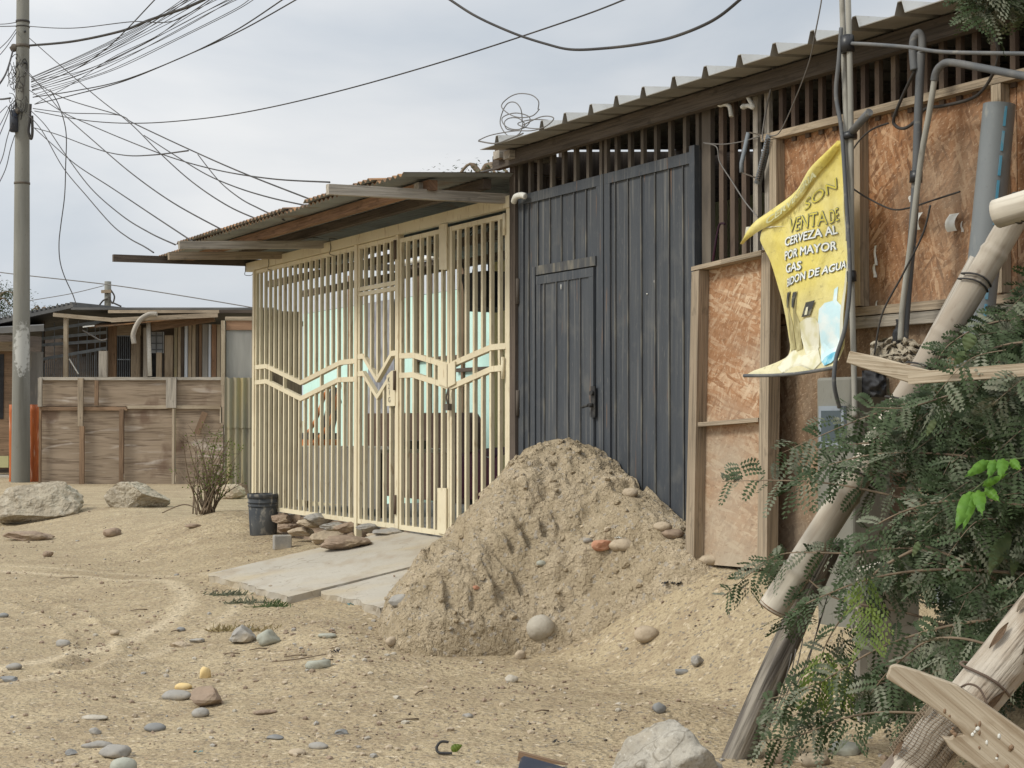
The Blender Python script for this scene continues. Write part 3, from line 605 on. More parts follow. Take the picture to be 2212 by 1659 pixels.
def cb(name,a,bq,w,h,m):
    b=MB(); b.beam(a,bq,w,h,m=0); b.build(name,m,can)
for n,w,m in ((.56,.06,'redwood'),(.18,.055,'darkwood'),(-.6,.06,'darkwood')): cb('purlin',W(.02,n,czr(n)-.05),W(5.05,n,czr(n)-.045),w,.062,m)
for s,n1,z0,z1,m in ((.07,1.24,2.615,2.572,'greywood'),(4.93,1.24,2.63,2.605,'darkwood'),(3.08,1.22,2.60,2.535,'greywood'),(4.02,1.02,2.60,2.55,'oldwood')):
    b=MB(); b.beam(W(s,-1.5 if s<1 or s>4.5 else -.2,z0+.02),W(s,n1,z1),.045,.062); b.build('cross_beam',m,can)
b=MB(); b.box(W(.10,.62,2.612),FD*.07,FN*-.08,(0,0,.055)); b.build('packing_block','greywood',can)
for s in (4.3,4.9,2.9): 
    z=2.63; b=MB(); b.tube(smooth_path([W(s,.05,zH1+.02),W(s,.04,zH0+.02),W(s+.01,.042,zH0-.03),W(s,-.03,zH0-.02),W(s,-.03,zH1+.01),W(s,.05,zH1+.02)],4),.003,5); b.build('wire_tie','wire',can)
for n,z in ((-.45,2.50),(-.8,2.42)): cb('batten',W(-.0+ .3,n,z),W(5.6,n,z),.05,.06,'darkwood')
# ============================================================= MINT HOUSE BEHIND
nW=-2.6
house=thing('green_house','mint green board house seen through the bars of the cream gate','house',W(4,nW,.3))
sa=FZ(655,700,nW)[0]; zmid=FZ(760,662,nW)[1]; ztop=FZ(700,604,nW)[1]
b=MB(); b.fb(-.2,sa,nW-.06,nW,.2,zmid); b.build('lower_wall','mint',house)
b=MB(); b.fb(-.2,sa,nW-.06,nW-.004,zmid+.006,ztop); b.build('upper_wall','bluegrey',house)
for x in (757,905,932,1003): 
    s=FZ(x,700,nW)[0]; b=MB(); b.fb(s-.02,s+.02,nW+.001,nW+.03,.4,ztop-.02); b.build('batten','brownwood',house)
for y0,(xa,xb) in ((778,(900,1000)),(800,(990,1060))):
    sA,z=FZ(xa,y0,nW); sB,_=FZ(xb,y0,nW); b=MB(); b.fb(sB,sA,nW+.002,nW+.035,z-.02,z+.02); b.build('batten','darkwood',house)
sa2=FZ(862,700,nW)[0]; sb2=FZ(800,700,nW)[0]
b=MB(); b.fb(sa2,sb2,nW+.002,nW+.012,.4,zmid); b.build('doorway','glassdark',house)
cu=MB(); cu.grid(lambda u,v:W(lerp(min(sa2,sb2)+.02,max(sa2,sb2)-.02,u),nW+.05+.02*math.sin(u*34+3*math.sin(v*3)),lerp(zmid,1.0,v)),70,8); cu.build('door_curtain','curtain',house,fix=False)
b=MB(); b.fb(FZ(1120,700,-1.6)[0],FZ(1066,700,-1.6)[0],-1.65,-1.6,.39,2.6); b.build('porch_board','olive',house)
b=MB(); b.fb(FZ(1016,700,-1.7)[0],FZ(868,700,-1.7)[0],-1.74,-1.68,2.60,2.70); b.build('door_lintel','darkwood',house)
b=MB(); b.tube([W(FZ(1012,549,-1.69)[0],-1.66,2.72),W(FZ(872,549,-1.69)[0],-1.66,2.72)],.022,8); b.build('lamp_tube','white',house)
b=MB(); b.fb(-.3,5.04,nW-.1,-.24,.15,.385); b.build('porch_floor','floor',kind='structure')
''' b=MB(); b.hexa([W(-.2,nW-.03,2.85),W(-.2,nW+.35,2.86),W(sa+.1,nW+.35,2.86),W(sa+.1,nW-.03,2.85)]+[W(-.2,nW-2.5,3.0),W(-.2,nW+.35,2.875),W(sa+.1,nW+.35,2.875),W(sa+.1,nW-2.5,3.0)]); '''
# porch furniture
def porchpt(x,y,n): s,z=FZ(x,y,n); return s,z
sA=FZ(1022,900,-2.05)[0]; sB=FZ(792,900,-2.05)[0]; zt=FZ(900,892,-2.05)[1]
pts=[(sB,.39),(sA,.39),(sA,zt-.16)]+[(sA+.14-.14*math.cos(a),zt-.16+.16*math.sin(a)) for a in (.4,.8,1.2,1.57)]+[(sB,zt)]
b=MB(); b.prism([W(s,-2.03,z) for s,z in pts],FN*-.12); b.build('brown_screen','choco',label='tall dark brown panel with a rounded corner inside the porch',cat='panel')
tb=thing('covered_table','low table under a grey sheet inside the porch','table',W(4,-.7,.385))
ta=FZ(826,960,-.5)[0]; tc=min(FZ(572,960,-.5)[0],4.86); zt=FZ(700,966,-.5)[1]
b=MB(); b.fb(ta,tc,-1.15,-.47,zt-.03,zt); b.build('table_top','greywood',tb)
b=MB(); b.grid(lambda u,v:W(lerp(ta,tc,u),-.455+.012*math.sin(u*40)*v,lerp(zt-.002,.46,v)),90,3); b.build('sheet_skirt','fibre',tb,fix=False)
for s in (ta+.05,tc-.05):
    for n in (-1.1,-.52): b=MB(); b.fb(s-.02,s+.02,n-.02,n+.02,.386,zt-.031); b.build('leg','darkwood',tb)
# child's seat on the table
cz=zt; cs=FZ(676,960,-.7)[0]
ch=thing('child_seat','orange and black child seat standing on the covered table','seat',W(cs,-.7,cz))
b=MB()
def seatback(u,v):
    a=lerp(-1,1,u); w=lerp(.17,.13,v**2); n=-.85+.05*math.cos(a*1.5)-.10*v
    return W(cs+.02+a*w,n,cz+.10+.46*v*math.sqrt(max(0.0,1-.55*(abs(a)**4)*v)))
b.grid(seatback,16,14); b.build('seat_back','black',ch,fix=False)
b=MB()
for sg in (-1,1): b.tube(smooth_path([W(cs+sg*.19,-.62,cz+.02),W(cs+sg*.185,-.78,cz+.2),W(cs+sg*.15,-.9,cz+.52),W(cs+sg*.05,-.94,cz+.60)]),.018,8)
b.build('side_frame','orangeplastic',ch)
b=MB(); b.fb(cs-.19,cs+.19,-.9,-.6,cz+.001,cz+.06); b.build('base','orangeplastic',ch)
b=MB(); b.fb(cs-.15,cs+.15,-.88,-.6,cz+.062,cz+.12); b.build('seat_cushion','navy',ch)
b=MB(); b.fb(ta+.05,ta+.42,-.95,-.75,zt+.001,zt+.07); b.build('storage_box','black',label='small black box at the end of the covered table',cat='box')
# loudspeaker hung from the porch roof
s0,z0=FZ(1043,665,-.55); sp_=thing('loudspeaker','black tapered loudspeaker hanging under the porch roof','loudspeaker',W(s0,-.6,z0))
b=MB(); wT=(FZ(1018,620,-.55)[0]-FZ(1068,620,-.55)[0])/2; zt2=FZ(1043,590,-.55)[1]
b.hexa([W(s0-wT*.55,-.75,z0),W(s0-wT*.55,-.5,z0),W(s0+wT*.8,-.5,z0-.02),W(s0+wT*.8,-.75,z0-.02),W(s0-wT,-.78,zt2),W(s0-wT,-.46,zt2),W(s0+wT,-.46,zt2),W(s0+wT,-.78,zt2)]); b.build('cabinet','black',sp_)
b=MB(); b.tube([W(s0,-.6,zt2+.001),W(s0,-.6,2.60)],.008,6); b.build('bracket','wire',sp_)
b=MB(); b.tube(smooth_path([W(s0+.02,-.5,2.6),W(s0+.25,-.5,2.45),W(s0+.12,-.5,2.2),W(s0-.0,-.47,zt2+.03)]),.005,5); b.build('speaker_cable','wire',sp_)
# dark covered things at the right end of the porch
dk=thing('covered_motorbike','dark bulky shape under a maroon cloth inside the porch','covered bike',W(.9,-.6,.385))
sA=FZ(1096,970,-.5)[0]; sB=FZ(1004,970,-.5)[0]; zt=FZ(1050,972,-.5)[1]
b=MB(); b.grid(lambda u,v:W(lerp(max(sA,.1),sB,u),-.42-.5*v+.02*math.sin(u*23),zt-.02*math.sin(u*9)-.03*(2*v-1)**2),24,6)
b.grid(lambda u,v:W(lerp(max(sA,.1),sB,u),-.42+.03*math.sin(u*23)*v,lerp(zt-.02*math.sin(u*9)-.03,.62,v)),24,6); b.build('cloth','maroon',dk,fix=False)
for s in (max(sA,.1)+.15,sB-.12):
    b=MB(); b.tube([W(s+.22*math.cos(a),-.6,.60+.21*math.sin(a)) for a in [i*math.pi/10 for i in range(21)]],.035,8); b.build('wheel','black',dk)
# ============================================================= DARK SHED (main building)
shed=thing('wooden_shed','long workshop shed with chipboard walls, barred openings and ribbed sheet roof','building',W(-2,0,.3))
SR=-6.6
nE=.30
ribpx=[(1073,306),(1170,266.6),(1220,247),(1276,228),(1331,207.7),(1389,189.6),(1455,173),(1523,139.5),(1597,119),(1672,93),(1754,66.5),(1845,33.6),(1943,0)]
ribs=[FZ(x,y,nE) for x,y in ribpx]
zE=sum(FZ(x,y,nE)[1] for x,y in ((1035,318),(1400,215),(1560,160),(1830,62)))/4
zrail=sum(FZ(x,y,.0)[1] for x,y in ((1123,350),(1513,221),(1540,216),(2212,17)))/4
print('zE',zE,'zrail',zrail,'ribs',[round(a,3) for a,_ in ribs],[round(b,2) for _,b in ribs])
SLOPE=math.tan(R(5))
per=(ribs[0][0]-ribs[-1][0])/12; sE0=FZ(1037,318,nE)[0]
rz=lambda n:zE+(nE-n)*SLOPE
ribs_s=[a for a,_ in ribs]; s=ribs_s[-1]
while s>SR-.2: s-=per; ribs_s.append(s)
prof=[(sE0,0)]
for s in ribs_s:
    if s<SR: break
    prof+=[(s+.030,0),(s+.012,.052),(s-.012,.052),(s-.030,0)]
prof.append((SR,0))
rf=MB(); NB=-5.2
for (a,za),(b_,zb) in zip(prof,prof[1:]):
    rf.face([W(a,nE,rz(nE)+za+.004),W(b_,nE,rz(nE)+zb+.004),W(b_,NB,rz(NB)+zb+.004),W(a,NB,rz(NB)+za+.004)],m=0)
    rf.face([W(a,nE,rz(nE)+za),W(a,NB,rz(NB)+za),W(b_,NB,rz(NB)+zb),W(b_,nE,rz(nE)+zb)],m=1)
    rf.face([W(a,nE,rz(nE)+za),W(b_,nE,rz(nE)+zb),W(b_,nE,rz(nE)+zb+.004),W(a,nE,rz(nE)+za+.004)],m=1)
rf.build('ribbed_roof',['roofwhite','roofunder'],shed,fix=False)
def part(name,m,parent,fn):
    b=MB(); fn(b); return b.build(name,m,parent)
part('eave_beam','darkwood',shed,lambda b:b.fb(SR,.16,-.03,.05,zrail+.10,rz(0)-.03))
part('eave_beam','fascia',shed,lambda b:b.fb(SR,.10,.052,.10,rz(.08)-.10,rz(.08)-.012))
for n in (-1.2,-2.6,-4.0): part('purlin','darkwood',shed,lambda b:b.fb(SR,.2,n-.03,n+.03,rz(n)-.09,rz(n)-.004))
for x in (1078,1100): 
    s,z=FZ(x,333,.12); part('beam_end','greywood',shed,lambda b:b.fb(s-.04,s+.04,-.2,.14,z-.03,z+.02))
part('grille_rail','rust2',shed,lambda b:b.fb(SR,.0,-.02,.02,zrail-.03,zrail))
def wallbar(x,zb,w=.015,m='rust',y=400):
    s=FZ(x,y,0)[0]; part('grille_bar',m,shed,lambda b:b.fb(s-w,s+w,-.012,.012,zb,zrail-.03))
zg=sum(FZ(x,y)[1] for x,y in ((1123,431),(1300,384),(1309,375),(1505,312)))/4
for x in [1019.6+c*.3229 for c in (322,395,455,540,620,700,785)]: wallbar(x,zg-.02,.014,'rust2')
for x in [1019.6+c*.3229 for c in (872,905,975,1065,1150,1240,1335,1435,1520)]: wallbar(x,zg-.02,.014,'rust2')
# posts
sj0,sj1=FZ(1123,600)[0],FZ(1109,600)[0]
part('gate_jamb','darkwood',shed,lambda b:b.fb(sj0,min(sj1,-.006),-.06,.035,.3,zrail+.1))
sp0,sp1=FZ(1538,500)[0],FZ(1519,500)[0]
part('gate_jamb','rust2',shed,lambda b:b.fb(sp0,sp1,-.02,.008,.3,zrail-.03))
# openings right of the post: bars running low
for x,m in ((1562,'rust'),(1586,'rust'),(1611,'rust'),(1636,'greywood'),(1661,'greywood')): wallbar(x,1.5,.018,m,400)
sTop=[FZ(1670.5+ (x-600)*.3359,314+(y-935)*.3359,.02) for x,y in ((600,935),(1400,705),(2212,480))]
zTR=sum(z for _,z in sTop)/3
for c in (660,740,830,915,1005,1110,1190,1280,1385,1490,1590,1695,1805,1910,2030,2155): wallbar(1469+c*.3359,zTR-.02,.014,'rust',250)
for k in range(10):
    s=FZ(2193,250)[0]-.10-.12*k-.12; part('grille_bar','rust',shed,lambda b:b.fb(s-.014,s+.014,-.012,.012,zTR-.02,zrail-.03))
sO=FZ(1671,400,0)[0]
ob=MB(); 
def wallquad(b,s0,s1,z0,z1,n0,n1): b.fb(s0,s1,n0,n1,z0,z1)
zLR=sum(FZ(x,y,.02)[1] for x,y in ((1849,690),(2030,668)))/2
sD=FZ(1850,600,0)[0]
def sheet(name,m,s0,s1,z0,z1,n=0.,t=.02):
    b=MB(); b.fb(s0,s1,n-t,n,z0,z1)
    b.uv=[[((W(0,0,0)-p).dot(FD)*-1+3.1*s0, p.z) for p in (b.v[i] for i in f)] for f in b.f]
    return b.build(name,m,shed)
sheet('chipboard_wall','osb',sD+.004,sO,zLR,zTR); sheet('chipboard_wall','osb',-4.10,sD,zLR,zTR); sheet('chipboard_wall','osb',SR,-4.104,zLR,zTR)
sheet('chipboard_wall','osbd',sD+.004,sO,.25,zLR-.006); sheet('chipboard_wall','osbd',SR,sD,.25,zLR-.006)
part('top_rail','oldwood',shed,lambda b:b.fb(SR,sO+.03,-.03,.055,zTR+.001,zTR+.035))
part('mid_rail','greywood',shed,lambda b:b.fb(SR,sD,.001,.05,zLR-.05,zLR))
part('mid_rail','oldwood',shed,lambda b:b.fb(SR,sD,.001,.042,zLR+.006,zLR+.045))
for x0,x1 in ((1670,1685),(1845,1866),(2151,2172)):
    a,b_=FZ(x1,500,.03)[0],FZ(x0,500,.03)[0]; part('stud','oldwood',shed,lambda b:b.fb(a,b_,.001,.052,zLR+.05,zTR-.001))
part('stud','oldwood',shed,lambda b:b.fb(-5.2,-5.14,.001,.052,zLR+.05,zTR-.001))
# grey boards behind the bars at the opening
for xa,xb,ya,yb in ((1606,1622,452,600),(1641,1663,462,600),(1580,1600,560,640)):
    a=FZ(xa,yb,-.06);c_=FZ(xb,yb,-.06);d=FZ(xb-2,ya,-.06);e=FZ(xa+8,ya,-.06)
    part('loose_board','greywood',shed,lambda b:b.fq([(c_[0],c_[1]),(a[0],a[1]),(e[0],e[1]),(d[0],d[1])],-.085,-.06))
# inside and the other walls
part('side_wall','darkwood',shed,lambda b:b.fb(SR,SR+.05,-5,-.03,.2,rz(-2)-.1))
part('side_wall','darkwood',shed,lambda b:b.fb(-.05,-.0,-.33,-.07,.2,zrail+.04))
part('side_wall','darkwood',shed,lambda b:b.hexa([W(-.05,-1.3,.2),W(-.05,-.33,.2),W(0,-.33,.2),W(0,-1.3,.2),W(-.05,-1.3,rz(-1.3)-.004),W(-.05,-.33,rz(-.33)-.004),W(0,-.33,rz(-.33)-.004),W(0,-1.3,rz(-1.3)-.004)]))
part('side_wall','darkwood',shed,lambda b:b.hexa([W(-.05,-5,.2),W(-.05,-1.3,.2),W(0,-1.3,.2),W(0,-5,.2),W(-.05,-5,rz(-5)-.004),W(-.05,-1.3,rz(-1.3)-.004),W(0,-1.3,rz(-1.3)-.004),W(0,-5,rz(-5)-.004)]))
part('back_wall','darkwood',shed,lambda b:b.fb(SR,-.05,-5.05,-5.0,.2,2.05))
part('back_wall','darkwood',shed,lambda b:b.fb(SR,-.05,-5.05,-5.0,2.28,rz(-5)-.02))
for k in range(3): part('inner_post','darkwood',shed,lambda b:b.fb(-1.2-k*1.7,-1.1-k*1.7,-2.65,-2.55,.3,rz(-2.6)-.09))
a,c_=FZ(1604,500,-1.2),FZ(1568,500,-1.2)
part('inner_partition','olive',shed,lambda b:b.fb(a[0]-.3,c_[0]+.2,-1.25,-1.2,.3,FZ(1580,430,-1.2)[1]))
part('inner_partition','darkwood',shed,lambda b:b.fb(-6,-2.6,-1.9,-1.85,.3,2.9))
b=MB(); b.fb(SR,-.05,-5,-.05,.15,.30); b.build('shed_floor','floor',kind='structure')
# hoop of junk behind the left bars
jk=MB(); s,z=FZ(1200,395,-.5)
for i in range(16):
    pebble(jk,W(s+.05*i-.35+rnd.uniform(-.05,.05),-.5,2.1+rnd.uniform(0,.22)),.09,2,0,rnd.uniform(.5,1.4),i,2)
jk.build('bagged_junk','black',label='dark bags and scrap piled behind the bars above the dark gate',cat='junk pile',fix=False)
# ============================================================= DARK GREY SHEET METAL GATE
dg=thing('metal_gate','dark slate grey sheet metal double gate with a wicket door','gate',W(-.9,0,.36))
sa,sb=FZ(1123,700)[0]-.004,FZ(1304,700)[0]; sc0,sd0=FZ(1309,700)[0],FZ(1517,700)[0]
zt=sum(FZ(x,y)[1] for x,y in ((1123,431),(1300,384),(1309,375),(1505,312)))/4; print('gate top',zt, 'zTR',zTR,'zLR',zLR)
X5=lambda c:FZ(1019.6+c*.3229,700)[0]
def gleaf(s0,s1,ribs,skip=None):
    b=MB(); b.fb(s0,s1,-.02,.0,.40,zt)
    b.fb(s0,s1,.0005,.014,zt-.06,zt); 
    for s in (s0+.03,s1-.03): b.fb(s-.03,s+.03,.0005,.013,.40,zt-.06)
    for s,z0 in ribs: b.fb(s-.004,s+.005,.0005,.009,z0,zt-.06,m=1)
    return b.build('gate_leaf',['slate','slateedge'],dg)
zw=FZ(1250,577)[1]; wk0,wk1=X5(848),X5(448)
gleaf(sb,sa,[(X5(385),.4)]+[(X5(c),zw+.05) for c in (447,528,605,690,770)])
gleaf(sd0,sc0,[(X5(c),.4) for c in (965,1050,1140,1232,1325,1420)])
part('centre_post','slate',dg,lambda b:b.fb(sc0+.001,sb-.001,-.018,.02,.38,zt))
part('door_frame','slateedge',dg,lambda b:b.fb(wk0,wk1,.0145,.024,zw-.01,zw+.045))
part('door_frame','slate',dg,lambda b:b.fb(wk1,wk1+.03,.0145,.03,.40,zw+.04))
b=MB(); b.fb(wk0+.02,wk1-.006,.002,.017,.42,zw-.018)
for s in (wk0+.05,wk1-.03): b.fb(s-.028,s+.022,.0175,.024,.42,zw-.02)
b.fb(wk0+.02,wk1-.006,.0172,.0255,zw-.07,zw-.019)
for c in (505,585,665,745): s=X5(c); b.fb(s-.004,s+.005,.0176,.025,.42,zw-.07,m=1)
wd=b.build('wicket_door',['slate','slateedge'],dg)
s,z=FZ(1282,868,.03); b=MB(); b.fb(s-.022,s+.022,.026,.036,z-.09,z+.09); b.tube([W(s,.036,z-.02),W(s,.065,z-.02)],.012,8); b.tube([W(s,.065,z-.02),W(s+.06,.068,z-.03)],.008,8); b.tube([W(s-.005,.036,z+.05),W(s-.005,.055,z+.05)],.014,10); b.build('handle','rubber',wd)
part('side_flashing','slate',dg,lambda b:b.fb(FZ(1518,600)[0]+.002,FZ(1506,600)[0],.015,.05,.40,zt+.02))
for z in (2.0,1.3,.75): s=sa-.004; part('hinge','rust2',dg,lambda b:b.tube([W(s,.02,z-.08),W(s,.02,z+.08)],.012,8))
for i,(x,y,w,h) in enumerate(((1221,620,3,13),(1399,635,4,4),(1415,608,3,8),(1250,1082,2,6),(1437,1100,2,5))):
    s,z=FZ(x,y); b=MB(); pebble(b,W(s,.029 if x<1300 else .0035,z),.01,2,0,1,i+40,dims=(w/900,.004,h/800)); b.build('paint_splash','white',dg)
# rag where the two gates meet
b=MB(); s,z=FZ(1117,428,.06); b.tube(smooth_path([W(s+.06,.05,z-.02),W(s,.07,z+.005),W(s-.05,.06,z+.012),W(s-.09,.05,z+.0)]),[.012]*2+[.02]*22+[.012],8); b.build('tied_rag','white',label='white rag knotted where cream and dark gates meet',cat='rag')
# ============================================================= CHIPBOARD PANEL LEANING BESIDE THE GATE
bp=thing('board_panel','tall wood framed chipboard panel standing right of the dark gate','panel',FP(1585,1208,.12))
def q4(pts,n): return [FZ(x,y,n) for x,y in pts]
def fpart(name,m,pts,n0,n1,parent=bp):
    b=MB(); a=q4(pts,(n0+n1)/2); b.fq([a[0],a[1],a[2],a[3]],n0,n1)
    if name=='board': b.uv=[[(p.z,(p-O).dot(FD)) for p in (b.v[i] for i in f)] for f in b.f]
    return b.build(name,m,parent)
fpart('board','osbw',[(1495,1216),(1664,1230),(1670,552),(1508,588)],.085,.10)
fpart('frame_stile','oldwood',[(1491,1216),(1509,1218),(1521,584),(1505,588)],.101,.165)
fpart('frame_stile','oldwood',[(1647,1228),(1668,1231),(1676,543),(1657,547)],.101,.168)
fpart('frame_rail','oldwood',[(1505,586),(1657,552),(1657,541),(1505,577)],.0995,.170)
fpart('frame_rail','oldwood',[(1509,922),(1647,911),(1647,902),(1509,913)],.1005,.155)
# ============================================================= BANNER
NBAN=.24
LE=[(304,1811),(330,1792),(400,1738),(440,1700),(470,1676),(500,1655),(520,1652),(560,1664),(640,1680),(700,1690),(745,1698),(770,1698),(785,1672),(800,1646),(812,1634)]
RE=[(304,1819),(400,1820),(500,1824),(560,1826),(640,1826),(700,1828),(760,1832),(785,1833),(800,1832),(812,1830)]
def rip(s,z): 
    return .012*math.sin(s*17+z*2.2)+.014*math.sin(s*8-z*7+1)+.012*nz(s*6,z*5,3)
zroll=FZ(1700,772,NBAN)[1]
def bansurf(px,py,ex=0.):
    s,z=FZ(px,py,NBAN); n=NBAN+rip(s,z)*1.25+.05*sm(zroll+.05,zroll-.08,z)
    return W(s,n+ex,z)
ban=thing('banner','torn yellow shop banner tied to the pipes, folded at its top corner','banner',FP(1735,812,NBAN))
def bgrid(u,v):
    y=lerp(304,812,v); xl=interp(y,LE); xr=interp(y,RE); yy=y+ (lerp(0,-14,u)*sm(.9,1,v))
    return bansurf(lerp(xl,xr,u),yy)
b=MB(); b.grid(bgrid,46,90); b.build('cloth','banner',ban,fix=False)
# folded flap along the upper edge
fl=[(1817,304),(1790,332),(1730,395),(1665,462),(1648,478),(1612,520),(1607,527)]
fb_=[(1817,322),(1797,350),(1745,412),(1690,470),(1668,490),(1640,512),(1609,528)]
b=MB(); b.grid(lambda u,v:bansurf(lerp(interp(u*6,list(enumerate([p[0] for p in fl]))),interp(u*6,list(enumerate([p[0] for p in fb_]))),v),lerp(interp(u*6,list(enumerate([p[1] for p in fl]))),interp(u*6,list(enumerate([p[1] for p in fb_]))),v),.012+.018*math.sin(v*math.pi)),30,6); b.build('rolled_edge','banner',ban,fix=False)
b=MB(); b.grid(lambda u,v:bansurf(lerp(lerp(1622,1700,u),lerp(1613,1650,u),v),lerp(lerp(491,488,u),lerp(520,494,u),v),.006),8,8); b.build('turned_corner','bannerback',ban,fix=False)
b=MB(); b.tube(smooth_path([bansurf(1633,812,.0),bansurf(1690,811,.012),bansurf(1760,805,.012),bansurf(1831,794,0)]),.008,8); b.build('bottom_bar','greypipe',ban)
b=MB(); b.grid(lambda u,v:bansurf(lerp(1819,lerp(1824,1833,v),u)-0,lerp(320,770,v),.004+.012*u),4,40); b.build('hem','bannerback',ban,fix=False)
Z8=lambda x,y:(1469+x*.3359,345.6+y*.3359)
def bantext(body,p0,p1,hpx,lineofs=.052,mats=('letterline','letter'),ofs=.022,slant=0,ex=.0045):
    p0,p1=Z8(*p0),Z8(*p1); hp=hpx*.3359
    for k,(of,mt) in enumerate(((lineofs,mats[0]),(ofs,mats[1]))):
        if mt is None: continue
        v,f=textgeo(body,0.); w=max(q.x for q in v); b=MB(); nd=8 if not k else (6 if of>0 else 1)
        for c in range(nd):
            dx,dy=(of*math.cos(c*2*math.pi/nd),of*math.sin(c*2*math.pi/nd)) if nd>1 else (0,0)
            for p in f:
                b.face([bansurf(lerp(p0[0],p1[0],(v[i].x+dx)/w)+slant*v[i].y*hp,lerp(p0[1],p1[1],(v[i].x+dx)/w)-(v[i].y+dy)/.72*hp,ex+.0022*k+.0002*c) for i in p])
        b.build('lettering',mt,ban,fix=False)
bantext('VENTA',(700,468),(935,410),92,.03,('letterline','letteryel'),.0)
bantext('DE',(945,408),(1005,385),85,.03,('letterline','letteryel'),.0)
bantext('CERVEZA AL',(680,556),(985,470),56)
bantext('POR MAYOR',(680,645),(975,572),56)
bantext('GAS',(690,728),(808,706),58)
bantext('BIDON DE AGUA',(702,818),(1040,690),52)
bantext('CERVECERIA',(606,424),(925,112),44,.03,('letterdim',None),0,0,.040)
bantext('SON',(800,330),(1000,180),70,.02,('letterline','letteryel'),-.004)
def banpoly(name,pts,m,ex=.003,nsub=1):
    b=MB(); P8=[Z8(*p) for p in pts]; cx=sum(p[0] for p in P8)/len(P8); cy=sum(p[1] for p in P8)/len(P8)
    R_=5
    for i in range(len(P8)):
        a,c_=P8[i],P8[(i+1)%len(P8)]
        for k in range(R_):
            t0,t1=k/R_,(k+1)/R_
            L=lambda p,t:bansurf(lerp(cx,p[0],t),lerp(cy,p[1],t),ex)
            b.face([L(a,t0),L(a,t1),L(c_,t1),L(c_,t0)] if k else [L(a,t1),L(c_,t1),bansurf(cx,cy,ex)])
    b.build(name,m,ban,fix=False)
for dx in (0,55):
    banpoly('printed_bottle',[(700+dx,850),(735+dx,845),(720+dx,900),(712+dx,970),(735+dx,1040),(745+dx,1215),(700+dx,1230),(690+dx,1060),(695+dx,970),(688+dx,920)],'printbrown')
    banpoly('printed_label',[(706+dx,855),(733+dx,850),(716+dx,905),(706+dx,950),(692+dx,950),(694+dx,905)],'printblack',.008)
banpoly('printed_cylinder',[(800,1040),(840,1015),(890,1015),(910,1060),(905,1200),(890,1250),(835,1255),(790,1120),(768,1075)],'printwhite')
banpoly('printed_label',[(842,918),(893,902),(862,1000),(812,1013)],'printblack',.008)
banpoly('printed_label',[(846,950),(858,945),(850,995),(834,1000)],'printwhite',.011)
banpoly('printed_jug',[(985,905),(985,830),(1003,812),(1008,905),(1040,935),(1048,1010),(1050,1180),(1062,1260),(1040,1300),(960,1325),(930,1290),(915,1200),(905,1040),(910,960),(940,920)],'printblue')
banpoly('printed_jug',[(955,1270),(1000,1240),(1055,1228),(1066,1270),(1040,1305),(975,1322),(945,1300)],'printcyan',.008)
banpoly('printed_strip',[(640,1330),(720,1225),(900,1215),(935,1300),(900,1350),(700,1368)],'printwhite',.004)
# ============================================================= MASTS, PIPES, METER PILLAR
def Pn(x,y,n): return FP(x,y,n)
mst=thing('pipe_mast','pair of slim grey pipes taped together beside the yellow banner','pipe mast',Pn(1845,812,.36))
def up(p,dz): return p+Vector((0,0,dz))
pA=[Pn(1815,-160,.36),Pn(1819,0,.36),Pn(1824,150,.36),Pn(1829,300,.37),Pn(1833,520,.37)]; b=MB(); b.tube(smooth_path(pA),.0125,10); b.build('pipe','mastpipe',mst)
pB=[Pn(1828,-160,.37),Pn(1832,0,.37),Pn(1836,150,.37),Pn(1838,300,.37),Pn(1840,600,.36),Pn(1845,812,.34),Pn(1847,900,.335)]; b=MB(); b.tube(smooth_path(pB),.0125,10); b.build('pipe','mastpipe',mst)
for x,y0,y1,r in ((1829,78,114,.03),(1834,288,301,.032),(1839,586,608,.02)):
    b=MB(); b.tube([Pn(x,y0,.37),Pn(x+1,(y0+y1)/2,.37),Pn(x+1,y1,.37)],[r,r*1.04,r],12); b.build('tape_wrap','tape',mst)
b=MB(); b.tube([Pn(1838,288,.37),Pn(1860,262,.40),Pn(1878,242,.42)],.017,10); b.build('stub_pipe','greypipe',mst)
b=MB(); b.tube(smooth_path([Pn(1817,60,.39),Pn(1812,130,.40),Pn(1806,205,.40),Pn(1818,282,.40),Pn(1826,400,.40),Pn(1836,590,.39),Pn(1827,700,.40),Pn(1806,775,.42),Pn(1802,830,.42),Pn(1813,880,.36)]),.009,8)
b.build('service_cable',"greypipe",label='thick dark cable running down the taped pipes into the meter box',cat='cable')
mp=thing('meter_pillar','squat rough concrete pillar holding an electricity meter box','pillar',Pn(1805,1250,.30))
ma,mbb=FZ(1842,1000,.335)[0],FZ(1764,1000,.335)[0]; zt=FZ(1800,815,.335)[1]
b=MB(); b.fb(ma,mbb,.12,.335,.15,zt); oo=b.build('shaft','polecon',mp); bv=oo.modifiers.new('b','BEVEL'); bv.width=.012; bv.segments=2
ma,mbb=FZ(1827,930,.34)[0],FZ(1773,930,.34)[0]; z0,z1=FZ(1800,968,.34)[1],FZ(1800,877,.34)[1]
b=MB(); b.fb(ma,mbb,.3355,.352,z0,z1); bx=b.build('meter_box','metalgrey',mp)
b=MB(); b.fb(ma+.018,mbb-.018,.3525,.354,z0+.03,z1-.02); b.build('window','glassdark',bx)
